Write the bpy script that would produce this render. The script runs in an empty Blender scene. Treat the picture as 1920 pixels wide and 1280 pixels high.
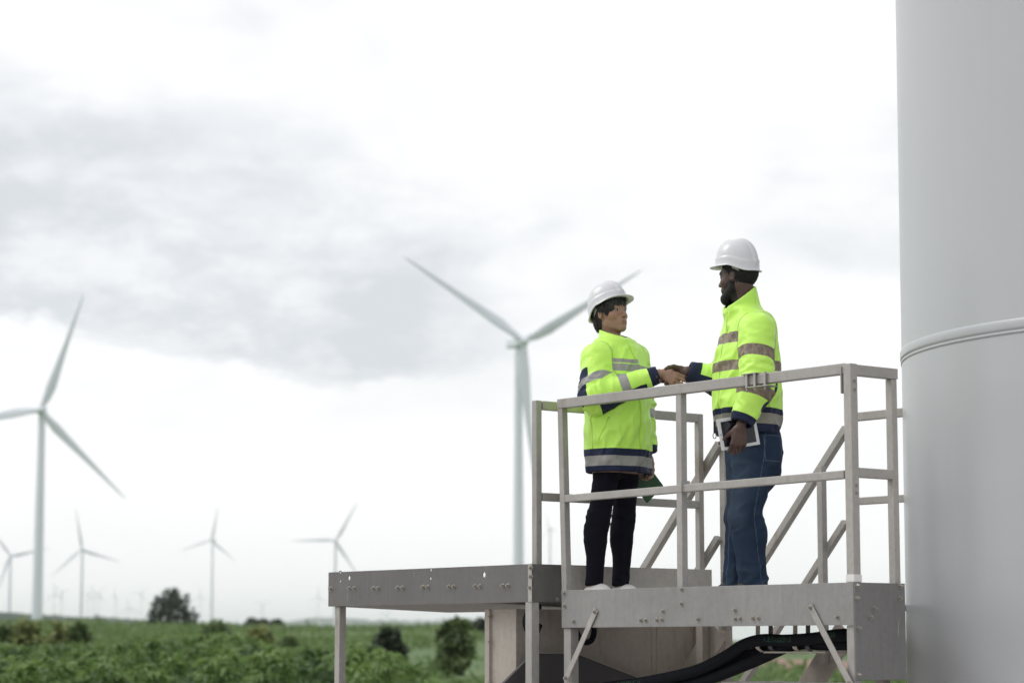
import bpy, bmesh, math, random
import numpy as np
from mathutils import Vector, Matrix
from mathutils.geometry import tessellate_polygon

R_ = math.radians
random.seed(7)
RNG = np.random.default_rng(11)
scene = bpy.context.scene
COL = scene.collection

# ------------------------------------------------------------------ camera
EYE = 1.6
FPX = 4533.0                      # focal length in pixels of the 1920 px wide picture
PITCH = R_(7.212)
cam_d = bpy.data.cameras.new('camera')
cam = bpy.data.objects.new('camera', cam_d)
COL.objects.link(cam)
scene.camera = cam
cam_d.sensor_width = 36.0
cam_d.lens = FPX / 1920 * 36.0
cam_d.clip_start = 0.1
cam_d.clip_end = 60000
cam.location = (0, 0, EYE)
cam.rotation_euler = (math.pi / 2 + PITCH, 0, 0)
cam_d.dof.use_dof = True
cam_d.dof.focus_distance = 12.2
cam_d.dof.aperture_fstop = 3.0
cam_d.dof.aperture_blades = 0

# ------------------------------------------------------------------ world
SUN_EL, SUN_AZ = R_(46), R_(-80)  # azimuth clockwise from +Y (the view direction)
world = bpy.data.worlds.new('World')
scene.world = world
world.use_nodes = True
wt = world.node_tree
for n_ in list(wt.nodes):
    wt.nodes.remove(n_)


class NT:
    """small helper to write node trees"""
    def __init__(self, tree):
        self.t = tree

    def n(self, typ, **kw):
        nd = self.t.nodes.new(typ)
        for k, v in kw.items():
            setattr(nd, k, v)
        return nd

    def put(self, sock, v):
        if v is None:
            return
        if hasattr(v, 'is_output') or isinstance(v, bpy.types.NodeSocket):
            self.t.links.new(v, sock)
        else:
            if sock.type == 'RGBA' and not hasattr(v, '__len__'):
                v = (v, v, v, 1)
            if sock.type == 'RGBA' and len(v) == 3:
                v = (*v, 1)
            sock.default_value = v

    def m(self, op, a=None, b=None, c=None, clamp=False):
        nd = self.n('ShaderNodeMath', operation=op, use_clamp=clamp)
        for i, v in enumerate((a, b, c)):
            self.put(nd.inputs[i], v)
        return nd.outputs[0]

    def vm(self, op, a=None, b=None, out=0):
        nd = self.n('ShaderNodeVectorMath', operation=op)
        self.put(nd.inputs[0], a)
        if b is not None:
            self.put(nd.inputs[1], b)
        return nd.outputs[out]

    def mix(self, f, a, b, mode='MIX'):
        nd = self.n('ShaderNodeMix', data_type='RGBA', blend_type=mode)
        self.put(nd.inputs[0], f)
        self.put(nd.inputs[6], a)
        self.put(nd.inputs[7], b)
        return nd.outputs[2]

    def smooth(self, x, lo, hi, a=0.0, b=1.0):
        nd = self.n('ShaderNodeMapRange', interpolation_type='SMOOTHSTEP')
        self.put(nd.inputs[0], x)
        for i, v in enumerate((lo, hi, a, b)):
            self.put(nd.inputs[i + 1], v)
        return nd.outputs[0]

    def noise(self, vec, scale, detail=3, rough=0.5, dist=0.0, dim='3D'):
        nd = self.n('ShaderNodeTexNoise', noise_dimensions=dim)
        if vec is not None:
            self.put(nd.inputs['Vector'], vec)
        nd.inputs['Scale'].default_value = scale
        nd.inputs['Detail'].default_value = detail
        nd.inputs['Roughness'].default_value = rough
        nd.inputs['Distortion'].default_value = dist
        return nd.outputs[0]

    def ramp(self, x, stops, interp='LINEAR'):
        nd = self.n('ShaderNodeValToRGB')
        cr = nd.color_ramp
        cr.interpolation = interp
        while len(cr.elements) < len(stops):
            cr.elements.new(0.5)
        for e, (p, c) in zip(cr.elements, stops):
            e.position = p
            e.color = (*c, 1) if hasattr(c, '__len__') else (c, c, c, 1)
        self.put(nd.inputs[0], x)
        return nd.outputs[0]

    def attr(self, name, out='Fac'):
        nd = self.n('ShaderNodeAttribute', attribute_name=name)
        return nd.outputs[out]


W = NT(wt)
tc = W.n('ShaderNodeTexCoord').outputs['Generated']
sep = W.n('ShaderNodeSeparateXYZ')
W.put(sep.inputs[0], tc)
az = W.m('ARCTAN2', sep.outputs[0], sep.outputs[1])
el = W.m('ARCSINE', sep.outputs[2])
# clouds flattened towards the horizon
stretch = W.n('ShaderNodeMapping')
W.put(stretch.inputs[0], tc)
stretch.inputs['Scale'].default_value = (1, 1, 2.1)
cv = stretch.outputs[0]
n1 = W.noise(cv, 7.5, 3, 0.5, 0.3)
n2 = W.noise(cv, 24.0, 4, 0.52, 0.3)
n3 = W.noise(cv, 90.0, 4, 0.6, 0.0)
# generic broken overcast
gen = W.smooth(W.m('MULTIPLY_ADD', n2, 0.16, W.m('MULTIPLY', n1, 0.84)), 0.40, 0.70)
# the grey bank with its ragged lower edge
edge = W.m('MULTIPLY_ADD', W.m('ABSOLUTE', W.m('ADD', az, 0.064)), 0.17, 0.1040)
jag = W.m('ADD', W.m('MULTIPLY', W.m('SUBTRACT', n3, 0.5), 0.012), W.m('MULTIPLY', W.m('SUBTRACT', n2, 0.5), 0.022))
s_ = W.m('SUBTRACT', el, W.m('ADD', edge, jag))
bank = W.m('MULTIPLY', W.smooth(s_, -0.001, 0.008), W.smooth(s_, 0.006, 0.125, 1.0, 0.24))
bank = W.m('MULTIPLY', bank, W.smooth(az, -0.105, 0.03, 1.0, 0.25))
bank = W.m('MULTIPLY', bank, W.smooth(az, -0.7, -0.3, 0.0, 1.0))
bank = W.m('MULTIPLY', bank, W.smooth(W.m('MULTIPLY_ADD', n3, 0.3, W.m('MULTIPLY', n2, 0.7)), 0.34, 0.60, 0.55, 1.0))
low = W.m('MULTIPLY', W.smooth(el, 0.05, 0.0), W.smooth(n2, 0.3, 0.7))
grey = W.m('ADD', W.m('MULTIPLY', gen, W.m('ADD', W.smooth(el, 0.02, 0.13, 0.03, 0.52), W.smooth(el, 0.27, 0.6, 0.0, 0.5))), W.m('MULTIPLY', bank, 0.92))
grey = W.m('ADD', grey, W.m('MULTIPLY', low, 0.04), clamp=True)
cloud = W.mix(grey, (1.17, 1.165, 1.175), (0.75, 0.785, 0.825))
# an overcast sky is brighter on the side where the sun hides
sun_dir = (math.sin(SUN_AZ) * math.cos(SUN_EL), math.cos(SUN_AZ) * math.cos(SUN_EL), math.sin(SUN_EL))
sd_ = W.vm('DOT_PRODUCT', tc, sun_dir, out=1)
nd_ = W.vm('SCALE', cloud)
W.put(nd_.node.inputs['Scale'], W.smooth(sd_, -0.8, 0.05, 0.60, 1.0))
cloud = nd_
sky = W.n('ShaderNodeTexSky', sky_type='NISHITA', sun_disc=False, sun_elevation=SUN_EL, sun_rotation=SUN_AZ)
bg_sky = W.n('ShaderNodeBackground')
W.put(bg_sky.inputs[0], sky.outputs[0])
bg_sky.inputs[1].default_value = 0.08
bg_cl = W.n('ShaderNodeBackground')
W.put(bg_cl.inputs[0], cloud)
bg_cl.inputs[1].default_value = 1.0
mx = W.n('ShaderNodeMixShader')
mx.inputs[0].default_value = 0.95
wt.links.new(bg_sky.outputs[0], mx.inputs[1])
wt.links.new(bg_cl.outputs[0], mx.inputs[2])
wo = W.n('ShaderNodeOutputWorld')
wt.links.new(mx.outputs[0], wo.inputs[0])

sun_d = bpy.data.lights.new('sun', 'SUN')
sun_d.energy = 1.3
sun_d.angle = R_(28)
sun_d.color = (1.0, 0.97, 0.92)
sun = bpy.data.objects.new('sun', sun_d)
COL.objects.link(sun)
sv = Vector((math.sin(SUN_AZ) * math.cos(SUN_EL), math.cos(SUN_AZ) * math.cos(SUN_EL), math.sin(SUN_EL)))
sun.rotation_euler = sv.to_track_quat('Z', 'Y').to_euler()
sun.location = sv * 60

vs = scene.view_settings
vs.view_transform = 'Standard'
vs.look = 'None'
vs.gamma = 1.0
vs.exposure = 0.0
vs.use_curve_mapping = False
cy = scene.cycles
cy.use_denoising = True
try:
    cy.denoiser = 'OPENIMAGEDENOISE'
except Exception:
    pass
cy.max_bounces = 8
cy.diffuse_bounces = 4
cy.volume_bounces = 2
cy.use_adaptive_sampling = True
cy.adaptive_threshold = 0.01

# ------------------------------------------------------------------ pixel <-> place
CP, SP = math.cos(PITCH), math.sin(PITCH)


def ray(px, py):
    a, b = (px - 960) / FPX, (640 - py) / FPX
    return np.array([a, CP - b * SP, SP + b * CP])


def at(px, py, Y):
    d = ray(px, py)
    return np.array([0, 0, EYE]) + d * (Y / d[1])


TH = R_(39.28)                         # the platforms stand turned in plan
N2 = np.array([math.cos(TH), math.sin(TH)])     # local x: inwards, away from the camera
M2 = np.array([-math.sin(TH), math.cos(TH)])    # local y: leftwards along the front edge
PORG = np.array([1.546, 11.0, 0.0])


def plan(x, y, z=0.0):
    v = PORG[:2] + N2 * x + M2 * y
    return np.array([v[0], v[1], z])


def on_x(px, py, x):
    """platform coordinates of the picture point on the plane local x = x"""
    d = ray(px, py)
    k = (N2 @ PORG[:2] + x) / (N2 @ d[:2])
    p = d * k
    return np.array([x, (p[:2] - PORG[:2]) @ M2, p[2] + EYE])


def on_y(px, py, y):
    d = ray(px, py)
    k = (M2 @ PORG[:2] + y) / (M2 @ d[:2])
    p = d * k
    return np.array([(p[:2] - PORG[:2]) @ N2, y, p[2] + EYE])


# ------------------------------------------------------------------ object helpers
def link(name, me, mat=None, parent=None):
    o = bpy.data.objects.new(name, me)
    COL.objects.link(o)
    if mat is not None and me is not None:
        for mm in (mat if isinstance(mat, (list, tuple)) else [mat]):
            me.materials.append(mm)
    if parent is not None:
        o.parent = parent
    return o


def tag(o, label=None, cat=None, group=None, kind=None):
    if label:
        o['label'] = label
    if cat:
        o['category'] = cat
    if group:
        o['group'] = group
    if kind:
        o['kind'] = kind
    return o


def thing(name, label, cat, loc=(0, 0, 0), rz=0.0, group=None):
    o = bpy.data.objects.new(name, None)
    COL.objects.link(o)
    o.empty_display_size = 0.1
    o.location = loc
    o.rotation_euler = (0, 0, rz)
    return tag(o, label, cat, group)


def dup_part(o, parent, name=None, label=None):
    c = o.copy()
    COL.objects.link(c)
    c.parent = parent
    return c


def mesh_np(name, V, F, smooth=True):
    """numpy verts (n,3) and faces (m,k) to a mesh"""
    me = bpy.data.meshes.new(name)
    V = np.asarray(V, dtype=np.float32)
    F = np.asarray(F, dtype=np.int32)
    k = F.shape[1]
    me.vertices.add(len(V))
    me.vertices.foreach_set('co', V.ravel())
    me.loops.add(F.size)
    me.loops.foreach_set('vertex_index', F.ravel())
    me.polygons.add(len(F))
    me.polygons.foreach_set('loop_start', np.arange(0, F.size, k, dtype=np.int32))
    try:
        me.polygons.foreach_set('loop_total', np.full(len(F), k, dtype=np.int32))
    except Exception:
        pass
    me.update(calc_edges=True)
    me.validate()
    if smooth:
        me.polygons.foreach_set('use_smooth', np.ones(len(me.polygons), dtype=bool))
    return me


def fattr(me, name, vals):
    a = me.attributes.new(name, 'FLOAT', 'POINT')
    a.data.foreach_set('value', np.asarray(vals, dtype=np.float32))


def cattr(me, name, rgb):
    a = me.attributes.new(name, 'FLOAT_COLOR', 'POINT')
    c = np.ones((len(rgb), 4), dtype=np.float32)
    c[:, :3] = rgb
    a.data.foreach_set('color', c.ravel())


def bm_mesh(name, bm, smooth=False):
    me = bpy.data.meshes.new(name)
    bmesh.ops.recalc_face_normals(bm, faces=bm.faces)
    bm.to_mesh(me)
    bm.free()
    if smooth:
        for p in me.polygons:
            p.use_smooth = True
    return me


def add_box(bm, lo, hi, bevel=0.0):
    lo, hi = np.minimum(lo, hi), np.maximum(lo, hi)
    vs_ = [bm.verts.new((x, y, z)) for x in (lo[0], hi[0]) for y in (lo[1], hi[1]) for z in (lo[2], hi[2])]
    fs = [(0, 1, 3, 2), (4, 6, 7, 5), (0, 4, 5, 1), (2, 3, 7, 6), (0, 2, 6, 4), (1, 5, 7, 3)]
    faces = [bm.faces.new([vs_[i] for i in f]) for f in fs]
    if bevel > 0:
        ed = set()
        for f in faces:
            ed.update(f.edges)
        bmesh.ops.bevel(bm, geom=list(ed), offset=bevel, segments=2, profile=0.6, affect='EDGES')


def box_me(name, lo, hi, bevel=0.0):
    bm = bmesh.new()
    add_box(bm, np.array(lo, float), np.array(hi, float), bevel)
    return bm_mesh(name, bm)


def bar_me(name, a, b, w, h, up=(0, 0, 1), bevel=0.004):
    """rectangular bar from a to b; w across, h along 'up'"""
    a, b = Vector(a), Vector(b)
    L = (b - a).length
    z = (b - a).normalized()
    u = Vector(up)
    x = u.cross(z)
    if x.length < 1e-5:
        x = Vector((1, 0, 0)).cross(z)
    x.normalize()
    y = z.cross(x)
    bm = bmesh.new()
    add_box(bm, np.array([-w / 2, -h / 2, 0]), np.array([w / 2, h / 2, L]), bevel)
    mt = Matrix((x, y, z)).transposed().to_4x4()
    mt.translation = a
    bmesh.ops.transform(bm, matrix=mt, verts=bm.verts)
    return bm_mesh(name, bm)


def tube_mesh(name, pts, rad, seg=14, caps=True):
    pts = np.asarray(pts, float)
    n = len(pts)
    rad = np.full(n, rad) if np.isscalar(rad) else np.asarray(rad, float)
    T = np.gradient(pts, axis=0)
    T /= np.linalg.norm(T, axis=1)[:, None]
    ref = np.array([0, 0, 1.0]) if abs(T[0][2]) < 0.9 else np.array([1.0, 0, 0])
    V = []
    x = np.cross(ref, T[0])
    x /= np.linalg.norm(x)
    for i in range(n):
        x = x - T[i] * (x @ T[i])
        x /= np.linalg.norm(x)
        y = np.cross(T[i], x)
        an = np.arange(seg) / seg * 2 * math.pi
        V.append(pts[i] + rad[i] * (np.cos(an)[:, None] * x + np.sin(an)[:, None] * y))
    V = np.concatenate(V)
    F = []
    for i in range(n - 1):
        for j in range(seg):
            F.append((i * seg + j, i * seg + (j + 1) % seg, (i + 1) * seg + (j + 1) % seg, (i + 1) * seg + j))
    bm = bmesh.new()
    bv = [bm.verts.new(v) for v in V]
    for f in F:
        bm.faces.new([bv[i] for i in f])
    if caps:
        bm.faces.new(bv[:seg][::-1])
        bm.faces.new(bv[-seg:])
    return bm_mesh(name, bm, True)


def spline(pts, n):
    """Catmull-Rom through pts"""
    P = np.asarray(pts, float)
    P = np.vstack([2 * P[0] - P[1], P, 2 * P[-1] - P[-2]])
    out = []
    k = len(P) - 3
    for t in np.linspace(0, k - 1e-6, n):
        i = int(t)
        u = t - i
        p0, p1, p2, p3 = P[i:i + 4]
        out.append(0.5 * ((2 * p1) + (-p0 + p2) * u + (2 * p0 - 5 * p1 + 4 * p2 - p3) * u * u + (-p0 + 3 * p1 - 3 * p2 + p3) * u ** 3))
    return np.array(out)


# ------------------------------------------------------------------ materials
def new_mat(name):
    m = bpy.data.materials.new(name)
    m.use_nodes = True
    t = m.node_tree
    b = t.nodes['Principled BSDF']
    return m, NT(t), b


def bump(N, b, height, strength=0.3, dist=0.01):
    nd = N.n('ShaderNodeBump')
    nd.inputs['Strength'].default_value = strength
    nd.inputs['Distance'].default_value = dist
    N.put(nd.inputs['Height'], height)
    N.put(b.inputs['Normal'], nd.outputs[0])


def obj_co(N):
    return N.n('ShaderNodeTexCoord').outputs['Object']


def scaled(N, v, sc):
    nd = N.n('ShaderNodeMapping')
    N.put(nd.inputs[0], v)
    nd.inputs['Scale'].default_value = sc
    return nd.outputs[0]


def plain(name, col, rough=0.5, metal=0.0, var=0.15, scale=6.0, bumps=0.0, bscale=80.0):
    m, N, b = new_mat(name)
    co = obj_co(N)
    n = N.noise(co, scale, 4, 0.6)
    c = N.mix(n, tuple(x * (1 - var) for x in col), tuple(min(1, x * (1 + var)) for x in col))
    N.put(b.inputs['Base Color'], c)
    b.inputs['Roughness'].default_value = rough
    b.inputs['Metallic'].default_value = metal
    if bumps:
        bump(N, b, N.noise(co, bscale, 3), bumps, 0.004)
    return m


def galvanised(name, col, rough=0.5, metal=0.25, streak=0.5, stain=0.3):
    """weathered zinc: vertical rain streaks, spangle mottling, stains, small scratches"""
    m, N, b = new_mat(name)
    co = obj_co(N)
    mott = N.noise(co, 34, 5, 0.72)
    stk = N.noise(scaled(N, co, (60, 60, 2.2)), 1.0, 4, 0.65)
    big = N.noise(co, 2.6, 4, 0.6)
    f = N.m('ADD', N.m('MULTIPLY', N.m('SUBTRACT', stk, 0.5), streak * .45), N.m('MULTIPLY', N.m('SUBTRACT', mott, 0.5), 0.55))
    f = N.m('ADD', f, N.m('MULTIPLY', N.m('SUBTRACT', big, 0.5), 0.42))
    f = N.m('ADD', f, 1.0)
    c = N.mix(1.0, col, (1, 1, 1), 'MULTIPLY')
    nd = N.vm('SCALE', c)
    N.put(nd.node.inputs['Scale'], f)
    st = N.m('MULTIPLY', N.smooth(N.noise(scaled(N, co, (7, 7, 2.2)), 1.0, 5, 0.7), 0.55, 0.75), stain)
    c = N.mix(st, nd, tuple(x * y for x, y in zip(col, (0.62, 0.52, 0.42))))
    wh = N.m('MULTIPLY', N.smooth(N.noise(scaled(N, co, (70, 70, 5)), 1.0, 2, 0.5), 0.72, 0.8), 0.35)
    c = N.mix(wh, c, (0.62, 0.61, 0.58))
    N.put(b.inputs['Base Color'], c)
    b.inputs['Metallic'].default_value = metal
    N.put(b.inputs['Roughness'], N.smooth(mott, 0.3, 0.7, rough - 0.1, rough + 0.12))
    bump(N, b, N.m('ADD', mott, stk), 0.08, 0.003)
    return m


M_PLATE = galvanised('toe_plate_steel', (0.285, 0.28, 0.276), metal=.4)
M_SIDE = galvanised('shaded_plate_steel', (0.215, 0.21, 0.21), metal=.4)  # same plate steel, darker: the side face's shade is put into its colour
M_PLATE2 = galvanised('weathered_plate_steel', (0.165, 0.158, 0.156), streak=0.7, stain=0.5, metal=.4)
M_PALE = galvanised('pale_plate_steel', (0.50, 0.47, 0.44), metal=.1, stain=.35)
M_RAIL = galvanised('rail_steel', (0.38, 0.365, 0.35), streak=0.25, stain=0.45)
M_RAIL2 = galvanised('pitted_rail_steel', (0.41, 0.39, 0.37), streak=0.3, stain=0.7)
M_BOLT = plain('bolt_steel', (0.40, 0.37, 0.34), 0.35, 0.7, 0.3, 40)
M_TAN = galvanised('cabinet_steel', (0.385, 0.345, 0.308), streak=0.35, stain=0.5, metal=0.05)
M_DARKST = plain('dark_hood_steel', (0.075, 0.07, 0.075), 0.5, 0.2, 0.25, 4)
M_DECK = galvanised('deck_steel', (0.33, 0.32, 0.31))
M_WHITEP = plain('white_sleeve_plastic', (0.75, 0.74, 0.72), 0.45, 0, 0.05)
# ------------------------------------------------------------------ ground
def gz(x, y):
    """height of the land (world z) at x, y"""
    x = np.asarray(x, float)
    y = np.asarray(y, float)
    e = np.interp(y, [-400, 0, 25, 45, 80, 120, 200, 350, 500, 900, 1150, 1600, 3000, 6000, 12000, 30000],
                  [0, 0, 0.0, .10, .42, .78, 1.9, 3.6, 4.9, 7.9, 9.1, 7.0, 12.0, 20, 40, 120])
    a = x / np.maximum(y, 60)
    e = e + np.interp(y, [0, 60, 300, 1000, 2000], [0, 0, .7, 1.6, 0]) * np.sin(a * 9 + 0.8) * 0.6
    k = np.clip((a + .01) / .085, 0, 1)
    k = k * k * (3 - 2 * k)
    e = np.where(y > 60, e * (1 - k) + k * np.minimum(e, 1.42), e)
    # the land on the left lies a little higher
    e = e + np.interp(y, [0, 100, 900, 1200, 2500], [0, 0, 3.2, 2.6, 0]) * np.clip((-a - .085) / 0.09, 0, 1)
    return e


def build_ground():
    ys = np.concatenate([np.linspace(-300, 20, 9), np.linspace(26, 140, 40), np.geomspace(148, 30000, 90)])
    us = np.linspace(-1.0, 1.0, 101)
    us = np.sign(us) * np.abs(us) ** 1.7
    V, F = [], []
    for j, y in enumerate(ys):
        wdt = 500 + 0.9 * max(y, 0)
        for u in us:
            x = u * wdt
            V.append((x, y, float(gz(x, y))))
    nu = len(us)
    for j in range(len(ys) - 1):
        for i in range(nu - 1):
            F.append((j * nu + i, j * nu + i + 1, (j + 1) * nu + i + 1, (j + 1) * nu + i))
    me = mesh_np('ground', V, F)
    m, N, b = new_mat('field_grass')
    co = obj_co(N)
    big = N.noise(scaled(N, co, (0.012, 0.02, 0.02)), 1.0, 4, 0.6)
    mid = N.noise(scaled(N, co, (0.12, 0.22, 0.2)), 1.0, 5, 0.65)
    fine = N.noise(co, 1.7, 4, 0.7)
    c = N.mix(mid, (0.060, 0.120, 0.034), (0.115, 0.195, 0.060))
    c = N.mix(N.smooth(big, 0.48, 0.7), c, (0.175, 0.19, 0.075))
    c = N.mix(N.smooth(fine, 0.3, 0.8, 0.0, 0.45), c, (0.06, 0.10, 0.035))
    dist = N.vm('LENGTH', N.vm('SUBTRACT', co, (3.0, 12.0, 0.0)), out=1)
    dist = N.m('ADD', dist, N.m('MULTIPLY', N.m('SUBTRACT', N.noise(co, 0.35, 4, 0.6), 0.5), 9.0))
    stone = N.n('ShaderNodeTexVoronoi')
    N.put(stone.inputs['Vector'], co)
    stone.inputs['Scale'].default_value = 22.0
    gv = N.mix(N.noise(co, 3.0, 5, 0.7), (0.29, 0.262, 0.235), (0.45, 0.42, 0.385))
    gv = N.mix(N.smooth(stone.outputs[0], 0.0, 0.5, 0.5, 0.0), gv, (0.18, 0.165, 0.15))
    c = N.mix(N.smooth(dist, 25.0, 22.0), c, gv)
    N.put(b.inputs['Base Color'], c)
    b.inputs['Roughness'].default_value = 0.9
    bump(N, b, fine, 0.6, 0.15)
    tag(link('ground', me, m), kind='structure')


build_ground()


def build_track():
    """red laterite track that crosses the field behind the platform"""
    V, F = [], []
    pts = spline([(4, 150, 0), (12.5, 118, 0), (18, 96, 0), (30, 78, 0), (60, 60, 0)], 40)
    for i, p in enumerate(pts):
        t = pts[min(i + 1, 39)] - pts[max(i - 1, 0)]
        nrm = np.array([-t[1], t[0], 0]) / np.linalg.norm(t[:2])
        wd = 5.5 + 1.2 * math.sin(i * 0.7) + 0.5 * math.sin(i * 2.3)
        for k in np.linspace(-1, 1, 5):
            q = p + nrm * wd * k
            V.append((q[0], q[1], float(gz(q[0], q[1])) + 0.05 - 0.03 * abs(k)))
    for i in range(39):
        for k in range(4):
            F.append((i * 5 + k, i * 5 + k + 1, i * 5 + k + 6, i * 5 + k + 5))
    m = plain('laterite_soil', (0.27, 0.165, 0.125), 0.95, 0, 0.3, 0.6, 0.5, 5)
    tag(link('dirt_track', mesh_np('dirt_track', V, F), m), kind='structure')


build_track()


def build_hill(name, pts, depth, mat, rough, bottom=-10.0):
    """long low wooded rise; pts = (px, py, Y) of its skyline"""
    P = np.array([at(*p) for p in pts])
    S = spline(P, 240)
    rg = np.random.default_rng(3)
    V, F = [], []
    k = 7
    for i, p in enumerate(S):
        tr = rough * (0.5 + 0.5 * math.sin(i * 1.9) * math.sin(i * 0.53)) + rough * rg.random()
        for j in range(k):
            f = j / (k - 1)
            hgt = math.sin(math.pi * min(1, 0.02 + f * 0.98)) if j else 0
            z = bottom + (p[2] + tr - bottom) * (math.sin(math.pi * f) ** 0.6 if 0 < f < 1 else 0)
            V.append((p[0], p[1] + depth * (f - 0.5), z))
    for i in range(len(S) - 1):
        for j in range(k - 1):
            F.append((i * k + j, (i + 1) * k + j, (i + 1) * k + j + 1, i * k + j + 1))
    tag(link(name, mesh_np(name, V, F), mat), kind='structure')


M_WOOD = plain('far_wood', (0.045, 0.07, 0.045), 0.95, 0, 0.5, 0.05)
build_hill('wooded_hill', [(-420, 1146, 2300), (-120, 1148, 2300), (0, 1151, 2300), (60, 1154, 2320), (150, 1159, 2340), (260, 1164, 2360), (360, 1170, 2400), (470, 1180, 2450)], 420, M_WOOD, 1.6)
build_hill('far_hills', [(300, 1176, 11000), (520, 1170, 11000), (600, 1161, 11000), (680, 1164, 11000), (800, 1166, 11000), (870, 1163, 11000), (960, 1168, 11000), (1150, 1186, 11000), (1300, 1203, 11000), (1700, 1206, 11000), (2100, 1204, 11000)], 2500, M_WOOD, 8.0)

# ------------------------------------------------------------------ turbine tower at the right edge
T_C = np.array([3.800, 12.52])
T_R = 1.75


def lathe(name, prof, seg=96, smooth=True):
    V, F = [], []
    for r, z in prof:
        for j in range(seg):
            a = 2 * math.pi * j / seg
            V.append((r * math.cos(a), r * math.sin(a), z))
    for i in range(len(prof) - 1):
        for j in range(seg):
            F.append((i * seg + j, i * seg + (j + 1) % seg, (i + 1) * seg + (j + 1) % seg, (i + 1) * seg + j))
    return mesh_np(name, V, F, smooth)


def build_big_tower():
    m, N, b = new_mat('tower_paint')
    co = obj_co(N)
    n = N.noise(scaled(N, co, (0.8, 0.8, 0.5)), 1.0, 4, 0.6)
    f = N.noise(scaled(N, co, (9, 9, 0.7)), 1.0, 4, 0.6)
    c = N.mix(N.m('MULTIPLY_ADD', f, 0.5, N.m('MULTIPLY', n, 0.5)), (0.435, 0.448, 0.475), (0.48, 0.493, 0.52))
    d = N.noise(scaled(N, co, (3, 3, 40)), 1.0, 3, 0.6)
    c = N.mix(N.smooth(d, 0.66, 0.8, 0.0, 0.10), c, (0.5, 0.49, 0.46))
    N.put(b.inputs['Base Color'], c)
    b.inputs['Roughness'].default_value = 0.30
    root = thing('turbine_tower', 'huge pale grey tubular turbine tower filling the right edge of the photo', 'tower', (T_C[0], T_C[1], 0))
    # can sections with their faint circumferential welds
    zs = at(1690, 668, 12.8)[2]
    prof = []
    r0 = lambda z: T_R - 0.0035 * (z - 2.0)
    for za, zb in ((-0.2, zs), (zs, zs + 2.75), (zs + 2.75, zs + 5.6), (zs + 5.6, 40), (40, 84)):
        prof += [(r0(za), za + 0.004), (r0(zb), zb - 0.004)]
    link('tower_shell', lathe('tower_shell', prof, 128), m, root)
    rr = r0(zs)
    ring = [(rr - .01, zs - .050), (rr + .004, zs - .048), (rr + .005, zs - .036), (rr + .0005, zs - .031), (rr + .006, zs - .028),
            (rr + .008, zs - .018), (rr + .009, zs), (rr + .008, zs + .014), (rr + .004, zs + .023), (rr - .01, zs + .026)]
    link('weld_ring', lathe('weld_ring', ring, 128), m, root)


build_big_tower()

# ------------------------------------------------------------------ access platform
hexb = None


def bolt_mesh():
    """hex bolt head on a washer, axis along local -X, base at x = 0"""
    bm = bmesh.new()
    for r, x0, x1, n in ((0.0135, 0.0, -0.003, 12), (0.0098, -0.003, -0.012, 6), (0.005, -0.012, -0.018, 8)):
        lo = [bm.verts.new((x0, r * math.cos(2 * math.pi * i / n), r * math.sin(2 * math.pi * i / n))) for i in range(n)]
        hi = [bm.verts.new((x1, r * 0.93 * math.cos(2 * math.pi * i / n), r * 0.93 * math.sin(2 * math.pi * i / n))) for i in range(n)]
        for i in range(n):
            bm.faces.new((lo[i], lo[(i + 1) % n], hi[(i + 1) % n], hi[i]))
        bm.faces.new(hi)
    me = bm_mesh('bolt', bm)
    me.materials.append(M_BOLT)
    return me


BOLT = bolt_mesh()


def put_bolt(parent, pos, rz=0.0, s=1.0):
    o = bpy.data.objects.new('bolt', BOLT)
    COL.objects.link(o)
    o.parent = parent
    o.location = pos
    o.rotation_euler = (random.uniform(0, 1), 0, rz)
    o.scale = (s, s, s)
    return o


def holed_plate(name, y0, y1, z0, z1, x0, x1, holes):
    """upright plate x0..x1 with round holes (y, z, ry, rz)"""
    outer = [Vector((y0, z0, 0)), Vector((y1, z0, 0)), Vector((y1, z1, 0)), Vector((y0, z1, 0))]
    loops = [outer]
    for hy, hz, ry, rz in holes:
        loops.append([Vector((hy + ry * math.cos(a), hz + rz * math.sin(a), 0)) for a in np.linspace(0, 2 * math.pi, 11)[:-1]])
    tri = tessellate_polygon(loops)
    flat = [v for l in loops for v in l]
    bm = bmesh.new()
    A = [bm.verts.new((x0, v.x, v.y)) for v in flat]
    B = [bm.verts.new((x1, v.x, v.y)) for v in flat]
    for t in tri:
        bm.faces.new([A[i] for i in t])
        bm.faces.new([B[i] for i in reversed(t)])
    k = 0
    for l in loops:
        n = len(l)
        for i in range(n):
            bm.faces.new((A[k + i], A[k + (i + 1) % n], B[k + (i + 1) % n], B[k + i]))
        k += n
    return bm_mesh(name, bm)


E0 = EYE
Z_TOE, Z_BOT, Z_RAIL, Z_SIDE = E0 + .294, E0 + .102, E0 + 1.288, E0 - .145
Z_FLOOR = E0 + .225


def part(parent, name, me, mat):
    return link(name, me, mat, parent)


def sq(parent, name, a, b, w=0.05, h=None, mat=None, up=(0, 0, 1)):
    return part(parent, name, bar_me(name, a, b, w, h or w, up), mat or M_RAIL)


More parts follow.
